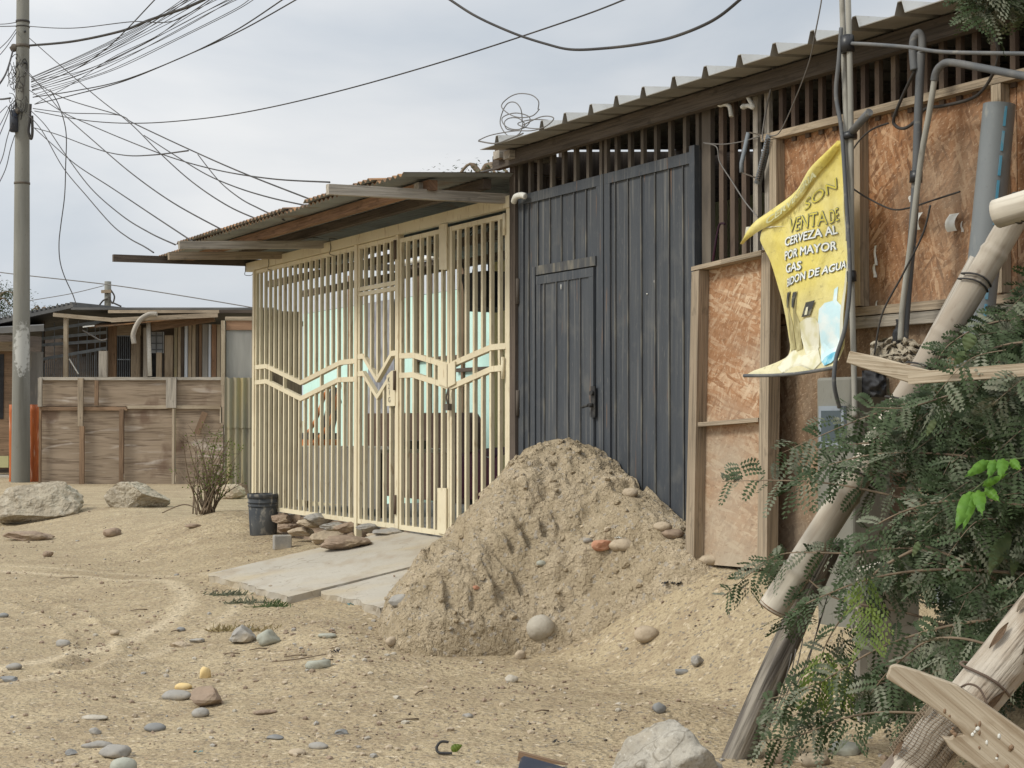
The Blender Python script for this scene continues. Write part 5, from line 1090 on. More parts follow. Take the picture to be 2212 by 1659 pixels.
STN=[('white rounded cobble leaning on the foot of the dirt heap',1168,1408,58,.98,.7,'stonepale',1,0,0,.02),('smooth tan oval cobble right of the dirt heap',1398,1390,58,.62,.8,'stonetan',2,0,0,.05),
('large brown angular rock among pebbles in the lane',445,1527,84,.60,.8,'stonebrown',3,4,.2,.05),('pale pebble beside the brown angular rock, flat and long',378,1512,66,.38,.6,'stonegrey',4,0,-.1,.15),
('yellow pebble behind the flat pale stone',395,1489,38,.45,.6,'stoneyellow',5,0,.2,.1),('small ochre stone standing behind the brown rock',441,1465,28,1.1,.7,'stoneyellow',6,2,.6,.1),
('grey pebble just below the brown rock',432,1549,38,.62,.8,'stonegrey',7,0,.2,.1),('long smooth grey pebble, cigar shaped, in the lane',332,1581,46,.46,.6,'stoneblue',8,0,.0,.06),
('blocky grey-brown stone at the front of the ramp',520,1391,66,.72,.8,'stonegrey',9,6,.3,.05),('bluish grey leaning stone right of the blocky one',580,1394,56,.68,.7,'stonegreen',10,3,.7,.05),
('flat pale green stone with dark litter beside it',688,1444,58,.42,.6,'stonegreen',11,2,.3,.1),('brown pebble at the left foot of the dirt heap',845,1405,30,.75,.6,'stonetan',12,0,.9,.05),
('small brown pebble left of the white cobble',1124,1424,28,.8,.7,'stonetan',13,0,.6,.05),('small white stone on the sand in the middle foreground',1104,1474,30,.62,.7,'stonepale',14,2,0,.05),
('grey angular stone on the sand right of centre',1508,1441,32,.85,.8,'stonegrey',15,5,.2,.05),('dark grey flat stone left of the boulder',1424,1541,34,.70,.6,'stoneblue',16,2,.1,.05),
('buried bluish stone left of the angular stone',1474,1456,36,.40,.7,'stoneblue',17,2,0,.25),('grey rounded stone at the lower left, partly buried',245,1638,64,.52,.8,'stonegrey',18,2,0,.12),
('pale green cobble cut by the bottom edge at the left',262,1672,58,.72,.8,'stonegreen',19,0,.4,.05),('flat grey sliver of stone left of the half buried one',206,1615,72,.26,.5,'stonegrey',20,3,.2,.2),
('dark angular chip at the bottom left',152,1632,26,.6,.8,'stoneblue',22,5,0,.05),('grey pebble above the half buried stone',205,1586,28,.6,.8,'stonegrey',23,2,0,.05),
('grey oval pebble on the tyre track',134,1397,32,.6,.7,'stonegrey',24,0,-.3,.06),('small pinkish pebble right of the tyre track',246,1372,22,.62,.8,'stonetan',26,0,0,.05),
('bluish pebble in the lane above the ramp stones',390,1364,20,.55,.8,'stoneblue',27,0,0,.05),('grey oblong pebble near the left edge, upper of two',28,1447,34,.50,.6,'stonegrey',28,0,.3,.06),
('dark grey splinter of stone near the left edge, lower of two',18,1473,42,.36,.5,'stoneblue',29,4,-.2,.06),('bluish pebble cut by the left edge',6,1334,24,.5,.7,'stoneblue',31,0,0,.06),
('brown rounded lump of dirt in the lane below the shrub',240,1160,42,.52,.8,'stonebrown',32,2,0,.05),('small brown stone left of the lane',102,1203,22,.8,.8,'stonebrown',33,4,0,.05),
('small dark stone in the lane left of the bucket',417,1141,34,.3,.7,'stonebrown',35,3,0,.05),('pale tan pebble touching a grey one low in the lane',640,1631,40,.4,.7,'stonetan',36,0,.1,.15),
('grey pebble touching a tan one low in the lane',686,1618,44,.4,.6,'stonegrey',37,0,-.2,.12),('flat dark pebble behind the touching tan and grey pebbles',594,1597,36,.3,.6,'stoneblue',38,2,0,.1),
('long brown stone on the far left soil',52,1168,110,.22,.5,'stonebrown',39,4,.05,.05),('pale flat stone almost buried left of the cigar-shaped pebble',200,1554,60,.2,.5,'stonepale',41,2,.1,.3),
('flat grey stone in the lane, half under sand',570,1543,60,.18,.4,'stonebrown',43,4,.5,.1),('grey brown stone in the lane above the brown rock',424,1389,34,.42,.7,'stonegrey',44,4,-.2,.1),
('pale flat stone left of the grey brown one',384,1398,50,.3,.7,'stonetan',45,4,0,.2),('flat grey stone at the middle foreground',736,1587,34,.4,.8,'stoneblue',46,6,.3,.15),
('bluish stone pressed in sand below the white stone',1010,1550,24,.5,.8,'stonegrey',47,2,0,.2),('pale stone behind the smooth oval cobble',1540,1225,58,.42,.7,'stonetan',48,0,-.2,.2),
('grey cobble at the crest of the dirt heap',1288,968,34,.5,.7,'stonegrey',49,0,.4,.2),('brown cobble on the right flank of the dirt heap',1362,1072,36,.62,.7,'stonetan',50,0,-.5,.1),
('rounded tan cobble low on the right flank of the dirt heap',1432,1150,42,.5,.7,'stonetan',51,0,-.5,.1),('grey stone on the left shoulder of the dirt heap',1098,1000,52,.5,.7,'stonegrey',53,5,.4,.25),
('pinkish flat stone high on the right face of the dirt heap',1303,1222,52,.55,.6,'brick',54,5,.1,.25),('grey stone set in the lower left face of the dirt heap',862,1308,44,.8,.6,'stonegrey',55,4,0,.25),
('small greenish pebble on the face of the dirt heap',1169,1227,22,.6,.7,'stonegreen',56,0,0,.1),('grey pebble beside the white litter on the dirt heap',1270,1172,24,.5,.6,'stonegrey',57,0,.5,.1),
('small pink chip of brick on the dirt heap',1027,1279,18,.5,.8,'brick',58,4,0,.1),('large buried stone below the white litter on the heap',1345,1192,60,.5,.6,'stonetan',59,0,-.4,.35),
('dark buried stone at the right edge of the dirt heap',1455,1165,48,.5,.8,'stonebrown',60,3,0,.25),('pale pebble at the lower left of the dirt heap',705,1378,40,.35,.7,'stonegreen',61,2,0,.15),
('grey stone under the bush, largest of three',2030,1648,66,.7,.8,'stoneblue',62,0,0,.1),('tan stone under the bush between boulder and grey stone',1760,1655,70,.5,.8,'stonetan',63,2,.2,.1),
('brown stone under the bush beside the split post',1680,1650,60,.4,.8,'stonebrown',64,3,0,.1),('greenish stone behind the tan stone under the bush',1830,1632,72,.5,.8,'stonegreen',65,2,0,.15)]
for i,(lb,x,y,w,hr,dr,m,sd,ang,rot,sk) in enumerate(STN):
    rock('stone',lb,x,y,w,hr,dr,m,sd,ang,rot,sk+.13,'loose stones on the dirt',sub=3,smooth=ang<4,namp=.16 if ang==0 else .24)
RUB=[('brown stone wedged under the bars, nearest the bucket',622,1150,50,.6,'stonebrown'),('flat tan stone wedged under the bars, second from the bucket',668,1140,56,.5,'stonetan'),('grey stone wedged under the bars left of the gate post',722,1146,60,.55,'stonegrey'),('brown stone wedged under the bars right against the gate post',756,1164,44,.6,'stonebrown'),('tan stone wedged under the door leaf right end',815,1165,46,.6,'stonetan'),('tan rubble boulder under the cream gate, beside the small block',652,1160,60,.55,'stonetan'),('broad tan rubble stone nearest the ramp corner',712,1178,70,.5,'stonetan'),('low brown rubble stone in front of the gate post',740,1188,100,.3,'stonebrown'),
('rounded tan rubble stone in front of the small block',640,1196,52,.45,'stonetan'),('grey rubble stone deep under the gate panel',690,1135,70,.6,'stonegrey'),('dark rubble stone under the middle of the gate',745,1150,60,.6,'stonebrown'),
('pale rounded rubble stone under the door leaf',838,1160,62,.5,'stonegrey'),('rubble lump right behind the bucket',610,1130,60,.5,'stonebrown'),('dark rubble stone under the door leaf left end',795,1150,50,.6,'stonegrey')]
_G=G
for i,(lb,x,y,w,hr,m) in enumerate(RUB):
    if y<1166: G=lambda px,py:FP(px,py,.05+.03*(i%3))
    else: G=_G
    rock('rubble_stone',lb,x,y,w*(1.05 if y<1166 else 1.2),hr*(.62 if y<1166 else .8),.7,m,70+i,5,rnd.uniform(-.3,.3),.08,'rubble under the cream gate',sub=4,smooth=False)
G=_G
for i,(x,y,w,m) in enumerate(((478,1068,60,'stonebrown'),(520,1070,50,'stonebrown'),(500,1078,60,'stonetan'))): rock('rubble_stone',('brown clod behind the dry shrub','brown clod beside the corner of the cream gate','tan clod in front of the other clods by the fence end')[i],x,y,w,.6,.8,m,90+i,4,0,.1,'clods at the fence end',sub=4,smooth=False)
# footing wall under the bars
b=MB(); 
b.grid(lambda u,v:W(lerp(1.8,4.9,u),-.14+.05*nz(u*30,v*4,2)+.09*(1-v),lerp(.05,.37+.03*nz(u*25,3,1),v)),60,8); b.build('rubble_footing','stonebrown',label='rough dark rubble footing below the cream bars',cat='footing',fix=False)
p=G(617,1186); b=MB(); ax=Vector((.95,.3,0)).normalized(); ay=Vector((-.3,.95,0)); b.box(Vector((p.x-.09,p.y,p.z-.01)),ax*.14,ay*.09,Vector((0,0,.115))); o=b.build('concrete_block','stonegrey',label='small square concrete block left of the rubble stones',cat='block'); bv=o.modifiers.new('b','BEVEL'); bv.width=.008; bv.segments=2
# bucket
pb_=G(564,1157); bc=thing('bucket','dusty black plastic bucket by the corner of the cream gate','bucket',(pb_.x,pb_.y+.12,topz(pb_.x,pb_.y)-.006))
z=bc.location.z; cx_,cy_=pb_.x,pb_.y+.12; hh=.355
def rv(prof_,k=40):
    b=MB(); n=len(prof_)
    b.grid(lambda u,v:Vector((cx_+interp(v*(n-1),[(i,p[0]) for i,p in enumerate(prof_)])*math.cos(2*math.pi*u),cy_+interp(v*(n-1),[(i,p[0]) for i,p in enumerate(prof_)])*math.sin(2*math.pi*u),z+interp(v*(n-1),[(i,p[1]) for i,p in enumerate(prof_)]))),k,n-1); return b
rv([(0.0,.0),(.112,.0),(.116,.006),(.134,hh),(.130,hh),(.113,.02),(0,.02)]).build('shell','bucket',bc,fix=False)
rv([(.132,hh-.035),(.139,hh-.032),(.140,hh),(.136,hh+.006),(.131,hh+.003)]).build('rim','bucket',bc,fix=False)
for h0 in (.255,.285): rv([(.1285+ (h0-.25)*.05,h0-.006),(.1355+(h0-.25)*.05,h0-.004),(.1355+(h0-.25)*.05,h0+.004),(.1285+(h0-.25)*.05,h0+.006)]).build('rib','bucket',bc,fix=False)
b=MB(); b.tube(smooth_path([Vector((cx_+.137,cy_,z+hh-.07)),Vector((cx_+.139,cy_-.03,z+hh-.13)),Vector((cx_+.135,cy_-.05,z+.13)),Vector((cx_+.132,cy_-.01,z+.16))]),.003,5); b.build('handle','wiregrey',bc)
# dark tray at the bottom edge
b=MB(); pts=[(1118,1664),(1124,1639),(1132,1633),(1165,1642),(1230,1660),(1330,1690),(1330,1730),(1110,1720)]
b.prism([P(x,y,lerp(5.35,5.0,(y-1633)/90)) for x,y in pts],Vector((0,.01,-.03))); b.build('dark_sheet','navy',label='corner of a shiny dark blue sheet at the bottom edge',cat='sheet')
b=MB(); b.beam(P(1121,1634,5.42),P(1320,1686,5.3),.02,.035); b.build('wooden_strip','brownwood',label='rough brown strip along the edge of the dark sheet',cat='plank')
def bits(name,label,cat,px,py,m,n,r,sd,fl=.3,hgt=.012):
    p=G(px,py); b=MB(); qq=random.Random(sd)
    for i in range(n):
        c=p+Vector((qq.uniform(-1,1)*r,qq.uniform(-.6,.6)*r,hgt)); a=qq.uniform(0,6)
        d1=Vector((math.cos(a),math.sin(a),qq.uniform(-.2,.6)))*r*.55; d2=Vector((-math.sin(a),math.cos(a),qq.uniform(.0,.8)))*r*.4
        b.grid(lambda u,v:c+d1*(u-.5)+d2*(v-.5)+Vector((0,0,r*.12*math.sin(u*9+i)*math.cos(v*7))),5,5)
    b.build(name,m,label=label,cat=cat,fix=False)
bits('plastic_scrap','black plastic scraps on the right slope of the dirt heap','litter',1456,1264,'black',5,.05,1)
bits('plastic_scrap','black scrap beside the flat pale green stone','litter',716,1412,'black',3,.035,2)
bits('plastic_scrap','pair of black scraps on the sand above the dark sheet','litter',1212,1607,'black',4,.03,3)
bits('plastic_bag','crumpled white and green wrapper on the dirt heap','litter',1338,1166,'white',5,.035,4)
bits('plastic_scrap','light blue plastic scrap at the lower slab edge','litter',752,1309,'teal',4,.03,5)
bits('cloth_scrap','small teal scrap in the lane near the bottom','litter',427,1631,'teal',3,.02,6)
p=G(963,1628); b=MB(); b.tube(smooth_path([p+Vector((.009,.015,.038)),p+Vector((-.017,.009,.040)),p+Vector((-.032,-.004,.024)),p+Vector((-.026,-.015,.008)),p+Vector((.0,-.021,.006)),p+Vector((.023,-.023,.006))]),.005,8); b.build('rubber_ring','rubber',label='broken black rubber ring lying near the bottom edge',cat='rubber ring')
b=MB(); bigleaf(b,p+Vector((.02,-.03,.02)),p+Vector((.06,-.02,.035)),.03); b.build('fallen_leaf','leafy',label='yellow-green fallen leaf touching the rubber ring',cat='leaf',fix=False)
b=MB(); p=G(690,1437); b.tube(smooth_path([p+Vector((-.22,-.02,.02)),p+Vector((-.1,0,.03)),p+Vector((.03,.02,.05))]),.003,5); b.build('dry_stick','twig',label='thin stick pointing at the flat pale green stone',cat='stick')
for i,(x,y,l,a) in enumerate(((880,1560,.10,.5),(905,1500,.08,1.2),(700,1430,.09,.4),(560,1405,.1,.3),(640,1420,.12,.2),(1170,1540,.06,.1),(300,1320,.10,.2),(385,1365,.08,.4),(150,1250,.13,.2),(500,1415,.09,-.2))):
    p=G(x,y); b=MB(); d=Vector((math.cos(a),math.sin(a),.02)); b.tube([p-d*l*.5+Vector((0,0,.006)),p+Vector((0,0,.012)),p+d*l*.5+Vector((0,0,.008))],.0035,5)
    b.build('twig','twig',label='short dry twig lying on the bare dirt',cat='twig',group='twigs on the dirt')
# weeds
for i,(x,y,w,lb) in enumerate(((495,1285,.16,'low weeds at the far corner of the concrete ramp'),(545,1302,.2,'dusty weeds along the broken front of the ramp'),(588,1310,.12,'fresh green grass tuft at the ramp front'),(488,1362,.10,'dry tuft behind the blocky grey stone'),(548,1362,.12,'dry grass tuft right of the blocky grey stone'))):
    p=G(x,y); b=MB(); m='leafm' if i==2 else ('dry' if i>2 else 'leafdust')
    for k in range(60):
        c=p+Vector((q.gauss(0,w*.5),q.gauss(0,w*.25),0)); d=Vector((q.uniform(-1,1),q.uniform(-1,.6),q.uniform(.2,1.0))).normalized()*q.uniform(.02,.06); s_=d.cross(Vector((0,1,.2))).normalized()*.003
        b.face([p+Vector((0,0,.004)),p+s_+Vector((0,0,.004)),c+s_,c-s_]); b.face([c-s_,c+s_,c+d*.6+s_*.8+Vector((0,0,.004)),c+d,c+d*.6-s_*.8])
    b.build('weed_tuft',m,label=lb,cat='weeds',fix=False)
# dry shrub in front of the fence
ps=G(445,1110); sh=thing('dry_shrub','thin dry shrub with sparse yellow-green leaves by the plywood fence','shrub',ps)
tw=MB(); lf=MB()
for i in range(42):
    a=q.gauss(0,.42); tgt=P(455+q.gauss(0,52)+ (40 if q.random()<.4 else 0),q.uniform(925,1040),ps.y+q.uniform(-.3,.4)) ; base=ps+Vector((q.gauss(0,.05),q.gauss(0,.05),0)); mid=base.lerp(tgt,.45)+Vector((q.gauss(0,.04),0,.05))
    pth=smooth_path([base,mid,tgt],6); n=len(pth); tw.tube(pth,[lerp(.009,.002,k/(n-1)) for k in range(n)],4)
    for k in range(5):
        c=pth[q.randrange(4,n)]; e=c+Vector((q.uniform(-.12,.12),q.uniform(-.1,.1),q.uniform(-.02,.14))); tw.tube([c,e],[.003,.0015],4)
        for _ in range(4 if tgt.x>ps.x else 1):
            cc=c.lerp(e,q.random())+Vector((q.gauss(0,.02),q.gauss(0,.02),q.gauss(0,.02))); d=Vector((q.uniform(-1,1),q.uniform(-1,1),q.uniform(-.3,1))).normalized()*.02; s_=d.cross(Vector((0,1,0))).normalized()*.008; lf.face([cc,cc+d*.5+s_,cc+d,cc+d*.5-s_])
tw.tube(smooth_path([ps,P(400,1090,ps.y),P(350,1108,ps.y-.1)]),.006,5); tw.build('stems','twig',sh,fix=False); lf.build('leaves','leafy',sh,fix=False)
# ============================================================= FAR LEFT: FENCE, SHEDS, POLE
YF=23.7
X2=lambda c:c*.3646
Y2=lambda c:553+c*.3646
fe=thing('plywood_fence','stained plywood fence nailed to rough wooden rails','fence',P(285,1072,YF))
def fp(name,m,x0,y0,x1,y1,dep,off,parent=fe):
    b=MB(); a=P(x0,y1,YF); c=P(x1,y0,YF); b.box((a.x,YF+off-dep,a.z),(c.x-a.x,0,0),(0,dep,0),(0,0,c.z-a.z)); return b.build(name,m,parent)
for xa,xb in ((237,480),(480,735),(735,1040),(1040,1325)): fp('plywood_sheet','ply',X2(xa)+.5,Y2(905),X2(xb)-.5,1078,.02,.0)
for xa,xb in ((245,990),(990,1325)): fp('plywood_sheet','ply',X2(xa)+.5,Y2(730),X2(xb)-.5,Y2(890),.02,.0)
for (xa,ya,xb,yb,m) in ((237,718,1330,736,'greywood'),(237,893,760,915,'brownwood'),(755,885,1310,905,'palewood')): fp('fence_rail',m,X2(xa),Y2(ya),X2(xb),Y2(yb),.04,-.021)
for (xa,ya,xb,yb,m) in ((236,725,260,893,'greywood'),(470,725,503,1008,'oldwood'),(570,738,592,885,'brownwood'),(992,722,1052,900,'greywood'),(1318,718,1338,1000,'oldwood'),(240,915,256,1425,'brownwood'),(480,1008,510,1440,'brownwood'),(714,910,742,1430,'brownwood'),(1026,905,1042,1400,'palewood'),(1310,895,1324,990,'palewood'),(1334,1000,1352,1400,'greywood')): fp('fence_post',m,X2(xa),Y2(ya),X2(xb),Y2(yb),.045,-.064)
b=MB(); b.beam(P(X2(1215),Y2(925),YF-.07),P(X2(1165),Y2(1055),YF-.07),.02,.09); b.build('loose_stick','brownwood',fe)
# corrugated sheet closing the gap to the cream gate
cf=thing('corrugated_fence','yellowed corrugated sheet fence between plywood and cream gate','fence',P(515,1062,20.5))
b=MB(); xa,xb=P(489,0,20.2).x,P(560,0,20.2).x; zt=P(500,816,20.2).z; zb=P(500,1075,20.2).z
for z0,z1,off in ((zb,lerp(zb,zt,.62),0),(lerp(zb,zt,.58),zt,-.015)):
    b.grid(lambda u,v:Vector((lerp(xa,xb,u),20.2+off+.02*math.sin(u*(xb-xa)/.09*6.283),lerp(z0,z1,v)+.02*nz(u*9,v,off))),60,3)
b.build('corrugated_sheet','zincold',cf,fix=False)
b=MB(); z1=P(500,716,20.6).z; b.box((xa+.0,20.3,zt-.1),(1.0,0,0),(0,.04,0),(0,0,z1-zt+.1)); b.build('fibre_panel','fibre',cf)
b=MB(); z2=P(500,696,20.6).z; b.box((xa-.0,20.28,z1+.001),(1.0,0,0),(0,.06,0),(0,0,z2-z1)); b.build('top_board','redwood',cf)
b=MB(); b.box((xa-.01,20.26,z2+.002),(1.0,0,0),(0,.09,0),(0,0,.05)); b.build('top_rail','oldwood',cf)
b=MB(); b.box((xa-.06,20.24,zt-.1),(.05,0,0),(0,.08,0),(0,0,z2-zt+.1)); b.build('post','palewood',cf)
# brown board wall on the far side of the porch
b=MB(); b.fb(5.0,5.06,-.55,-.08,.1,2.2); 
o=b.build('porch_side_wall','oldwood',label='brown board wall at the far end of the barred porch',cat='wall')
# veranda house beyond the fence
YV=28.5
vh=thing('veranda_house','low wooden house with barred veranda and dark sheet roof beyond the fence','house',P(300,1040,YV))
def vp(name,m,xa,ya,xb,yb,Y=YV,dep=.06,parent=vh):
    b=MB(); b.pb(X2(xa),Y2(ya),X2(xb),Y2(yb),Y,dep); return b.build(name,m,parent)
vp('front_roof','zincdark',420,305,1620,318,YV-.9,5.0)
b=MB(); n=26
pa,pb2=P(X2(-260),Y2(455),YV-.9),P(X2(432),Y2(306),YV-.9)
b.hexa([pa,pb2,pb2+Vector((.8,6,.2)),pa+Vector((.8,6,.2)),pa+Vector((0,0,.06)),pb2+Vector((0,0,.06)),pb2+Vector((.8,6,.26)),pa+Vector((.8,6,.26))])
for i in range(n):
    c=pa.lerp(pb2,(i+.5)/n); b.box(c+Vector((-.02,0,.061)),(.04,0,0),(.8,6,.2),(0,0,.05))
b.build('gable_roof','zincdark',vh)
vp('roof_fascia','oldwood',640,320,1298,338,YV-.95,.04); vp('roof_edge','darkwood',1300,319,1620,336,YV-.95,.04)
vp('back_wall','darkwood',-200,400,1620,1330,YV+3.5,.1)
vp('lower_wall','darkwood',-10,720,1500,1330,YV+.1,.06)
vp('wall','brownwood',636,410,690,1330,YV,.1); vp('wall','oldwood',680,410,830,470,YV+.02,.06); vp('wall','oldwood',772,470,826,1330,YV+.0,.08)
dr=vp('barred_door','black',690,468,772,1330,YV+.05,.05)
b=MB()
for k in range(7): x=694+k*12; b.pb(X2(x),Y2(470),X2(x+3),Y2(718),YV+.03,.012)
for y in (470,610): b.pb(X2(690),Y2(y),X2(772),Y2(y+6),YV+.028,.012)
b.build('door_grille','metalgrey',dr)
ln=vp('lattice_frame','darkwood',245,385,262,720,YV-.1,.06)
b=MB()
for x in (250,318,374,460,512,560,588,628): b.pb(X2(x),Y2(400+ (30 if x<300 else 0)-(x-250)*.07),X2(x+5),Y2(720),YV-.12,.03)
pts=[(430,405),(470,440),(505,478),(535,508),(590,575),(628,560)]
for y0,y1 in ((440,385),(490,452),(528,500),(612,545)): b.beam(P(X2(248),Y2(y0),YV-.13),P(X2(632),Y2(y1),YV-.13),.03,.055)
for k in range(34): x=250+k*11.4; b.pb(X2(x),Y2(612-k*1.9+ (25 if k%5 in (1,2) else 0)),X2(x+3),Y2(722),YV-.11,.02)
b.build('lattice_bars','metalgrey',vh)
b=MB(); b.pb(X2(374),Y2(355),X2(398),Y2(725),YV-1.0,.09); b.build('veranda_post','palewood',vh)
b=MB(); b.beam(P(X2(316),Y2(348),YV-1.05),P(X2(662),Y2(379),YV-1.0),.05,.07); b.build('veranda_beam','palewood',vh)
vp('veranda_post','greywood',584,562,632,722,YV-.8,.1)
b=MB(); b.hexa([P(X2(530),Y2(428),YV-.9),P(X2(1250),Y2(358),YV-.9),P(X2(1250),Y2(352),YV+.3),P(X2(640),Y2(385),YV+.3),P(X2(530),Y2(420),YV-.9),P(X2(1250),Y2(350),YV-.9),P(X2(1250),Y2(344),YV+.3),P(X2(640),Y2(378),YV+.3)]); b.build('awning','zincrust',vh)
b=MB(); b.beam(P(X2(900),Y2(418),YV-.5),P(X2(1270),Y2(362),YV-.5),.1,.16); b.build('awning_beam','brownwood',vh)
b=MB(); b.beam(P(X2(660),Y2(380),YV-1),P(X2(1290),Y2(350),YV-1),.05,.08); b.build('awning_edge','oldwood',vh)
for x0,x1,m in ((972,1024,'oldwood'),(1028,1050,'zincold'),(1050,1072,'palewood'),(1072,1090,'darkwood'),(1090,1112,'bluegrey'),(1112,1135,'oldwood'),(1135,1160,'palewood'),(1160,1176,'darkwood'),(1176,1196,'brownwood'),(1196,1232,'fibre'),(1232,1250,'bluegrey'),(1250,1282,'redwood'),(1282,1304,'palewood')): vp('wall_board',m,x0,470 if x0<1000 else 405,x1-.8,1330,YV+.05-.01*(x0%3),.05)
w_=vp('window','bluegrey',888,450,968,575,YV+.4,.05)
b=MB()
for x in (890,922,960): b.pb(X2(x),Y2(448),X2(x+6),Y2(572),YV+.37,.02)
for y in (470,515,552): b.pb(X2(888),Y2(y),X2(968),Y2(y+6),YV+.365,.02)
b.build('window_bars','metalgrey',w_)
vp('doorway','black',890,575,965,1330,YV+.42,.05); vp('porch_post','oldwood',925,572,955,720,YV-.2,.08); vp('porch_post','greywood',848,425,872,720,YV-.2,.06)
b=MB(); b.tube([P(X2(878),Y2(385),YV-.6),P(X2(888),Y2(712),YV-.6)],.04,8); b.build('porch_pipe','white',vh)
b=MB(); b.tube(smooth_path([P(X2(795),Y2(520),YV-1.1),P(X2(790),Y2(460),YV-1.1),P(X2(825),Y2(385),YV-1.1),P(X2(880),Y2(348),YV-1.1),P(X2(930),Y2(346),YV-1.1)]),.045,8); b.build('bent_pipe','greywood',vh)
b=MB(); b.tube(smooth_path([P(X2(410),Y2(610),YV-.9),P(X2(440),Y2(660),YV-.9),P(X2(465),Y2(700),YV-.9)]),.013,6); b.build('white_tube','white',vh)
b=MB(); b.tube(smooth_path([P(X2(x),Y2(y),YV-.9) for x,y in ((490,440),(560,480),(600,500),(635,492))]),.015,5); b.build('house_wire','wiregrey',vh)
b=MB(); b.hexa([P(X2(490),Y2(424),YV-1),P(X2(560),Y2(416),YV-1),P(X2(560),Y2(412),YV-.4),P(X2(490),Y2(420),YV-.4),P(X2(490),Y2(418),YV-1),P(X2(560),Y2(410),YV-1),P(X2(560),Y2(406),YV-.4),P(X2(490),Y2(414),YV-.4)]); b.build('roof_scrap','white',vh)
# further shed left of the pole
ls=thing('side_shed','brown board shed with dark roof left of the utility pole','shed',P(-20,1010,27))
def lp(name,m,x0,y0,x1,y1,Y,dep): b=MB(); b.pb(x0,y0,x1,y1,Y,dep); return b.build(name,m,ls)
lp('wall','brownwood',-260,755,32,1012,26.8,.1); lp('wall','fibre',20,760,90,1020,27.4,.1); lp('wall','olive',-60,985,18,1010,26.75,.04); lp('door_gap','black',-2,765,8,905,26.78,.03); lp('lintel','oldwood',-260,738,32,758,26.6,.2)
b=MB(); b.hexa([P(-280,735,26),P(95,715,26),P(95,712,29),P(-280,732,29),P(-280,722,26),P(95,702,26),P(95,699,29),P(-280,719,29)]); b.build('roof','zincdark',ls)
b=MB(); a=P(-300,1035,25.5); b.box((a.x,26.1,a.z-.3),(4.3,0,0),(0,1.0,0),(0,0,.32)); b.build('pavement','concrete',kind='structure')
# orange painted posts
for i,(x0,x1,y0,y1,lb) in enumerate(((20,34,874,1068,'orange painted log post left of the utility pole'),(63,90,874,1062,'thicker orange painted log post right of the utility pole'))):
    b=MB(); Y=24.6; a=P((x0+x1)/2,y1,Y); c=P((x0+x1)/2,y0,Y); r=(x1-x0)/2*Y/F
    b.tube([a.lerp(c,k/12) for k in range(13)],[r*(1.02-.04*k/12) for k in range(13)],18,fn=lambda l,g:1+.04*nz(math.cos(g)*3,math.sin(g)*3,l*3)); b.build('orange_post','orange',label=lb,cat='post')
# utility pole
YP=24.3
up_=thing('utility_pole','tall weathered concrete utility pole draped with tangled cables','utility pole',P(44.5,1075,YP))
a=P(44.5,1078,YP); t=P(50.5,-220,YP); b=MB(); b.tube([a.lerp(t,k/40) for k in range(41)],[lerp(.147,.088,k/40) for k in range(41)],28); b.build('shaft','polecon',up_)
def pr(y): return lerp(.147,.088,(1078-y)/1298)
def px_(y): return lerp(44.5,50.5,(1078-y)/1298)
for y,h,m in ((47,4,'wire'),(58,2,'wire'),(100,6,'rust2'),(396,4,'rust2')):
    b=MB(); c=P(px_(y),y,YP); b.tube([c-Vector((0,0,h*.004)),c+Vector((0,0,h*.004))],pr(y)+.008,24); b.build('band',m,up_)
b=MB(); c=P(30,262,YP-.12); b.tube([c-Vector((0,0,.17)),c-Vector((0,0,.16)),c+Vector((0,0,.16)),c+Vector((0,0,.17))],[.05,.065,.065,.05],14); b.build('splice_canister','navy',up_)
b=MB(); c=P(30,103,YP-.05); pebble(b,c,.07,2,0,.9,4,0); pebble(b,P(36,240,YP-.14),.05,2,0,1,6,0); b.build('insulator','rust2',up_,fix=False)
b=MB()
for i in range(46):
    y=q.uniform(120,255); x=px_(y)+q.uniform(-26,6); c=P(x,y,YP-q.uniform(.05,.18)); r=q.uniform(.03,.11); a0=q.uniform(0,6)
    b.tube(smooth_path([c+Vector((r*math.cos(a0+k*1.1)*q.uniform(.4,1),q.uniform(-.03,.03),r*1.6*math.sin(a0+k*1.1)*q.uniform(.4,1.2))) for k in range(5)],4),.006,4)
b.build('tangled_wires','wire',up_,fix=False)
b=MB(); b.tube(smooth_path([P(66,225,YP-.12),P(64,260,YP-.15),P(62,285,YP-.15),P(67,300,YP-.15),P(70,285,YP-.15),P(69,250,YP-.14)]),.022,8); b.build('cable_loop','wire',up_)
for y in (108,176): b=MB(); c=P(54,y-40,YP-pr(60)); pebble(b,c,.02,1,0,1,3,0); b.build('bolt_hole','black',up_,fix=False)
Z1=lambda x,y:(x*.3749,y*.3749)
def sky(name,label,pts,Y0,Y1,r,group=None,m='wire'):
    w=wirepx([Z1(*p) for p in pts],Y0,Y1,r); e=Z1(*pts[-1])
    if e[1]<0 or e[0]<0:   # runs on to a pole or house out of the picture
        d=(w[-1]-w[-5])/4
        w+=[w[-1]+d*k*5+Vector((0,0,.006*k*k)) for k in range(1,13)]
    b=MB(); b.tube(w,r,5); b.build(name,m,label=label,cat='cable',group=group,fix=False)
W0=.008
sky('power_cable','heavy twisted bundle of cables sweeping up right from the pole',[(170,262),(420,238),(700,178),(860,115),(1080,40),(1250,-40)],24.2,17,.019)
sky('power_cable','twin thin cable sagging level from the top band of the pole',[(172,152),(330,162),(480,158),(760,125),(1000,120),(1250,-30)],24.2,17,W0*.8)
sky('power_cable','cable crossing the fan steeply and leaving the top left of centre',[(180,500),(420,405),(600,290),(720,180),(900,-10),(960,-70)],24.2,18,W0)
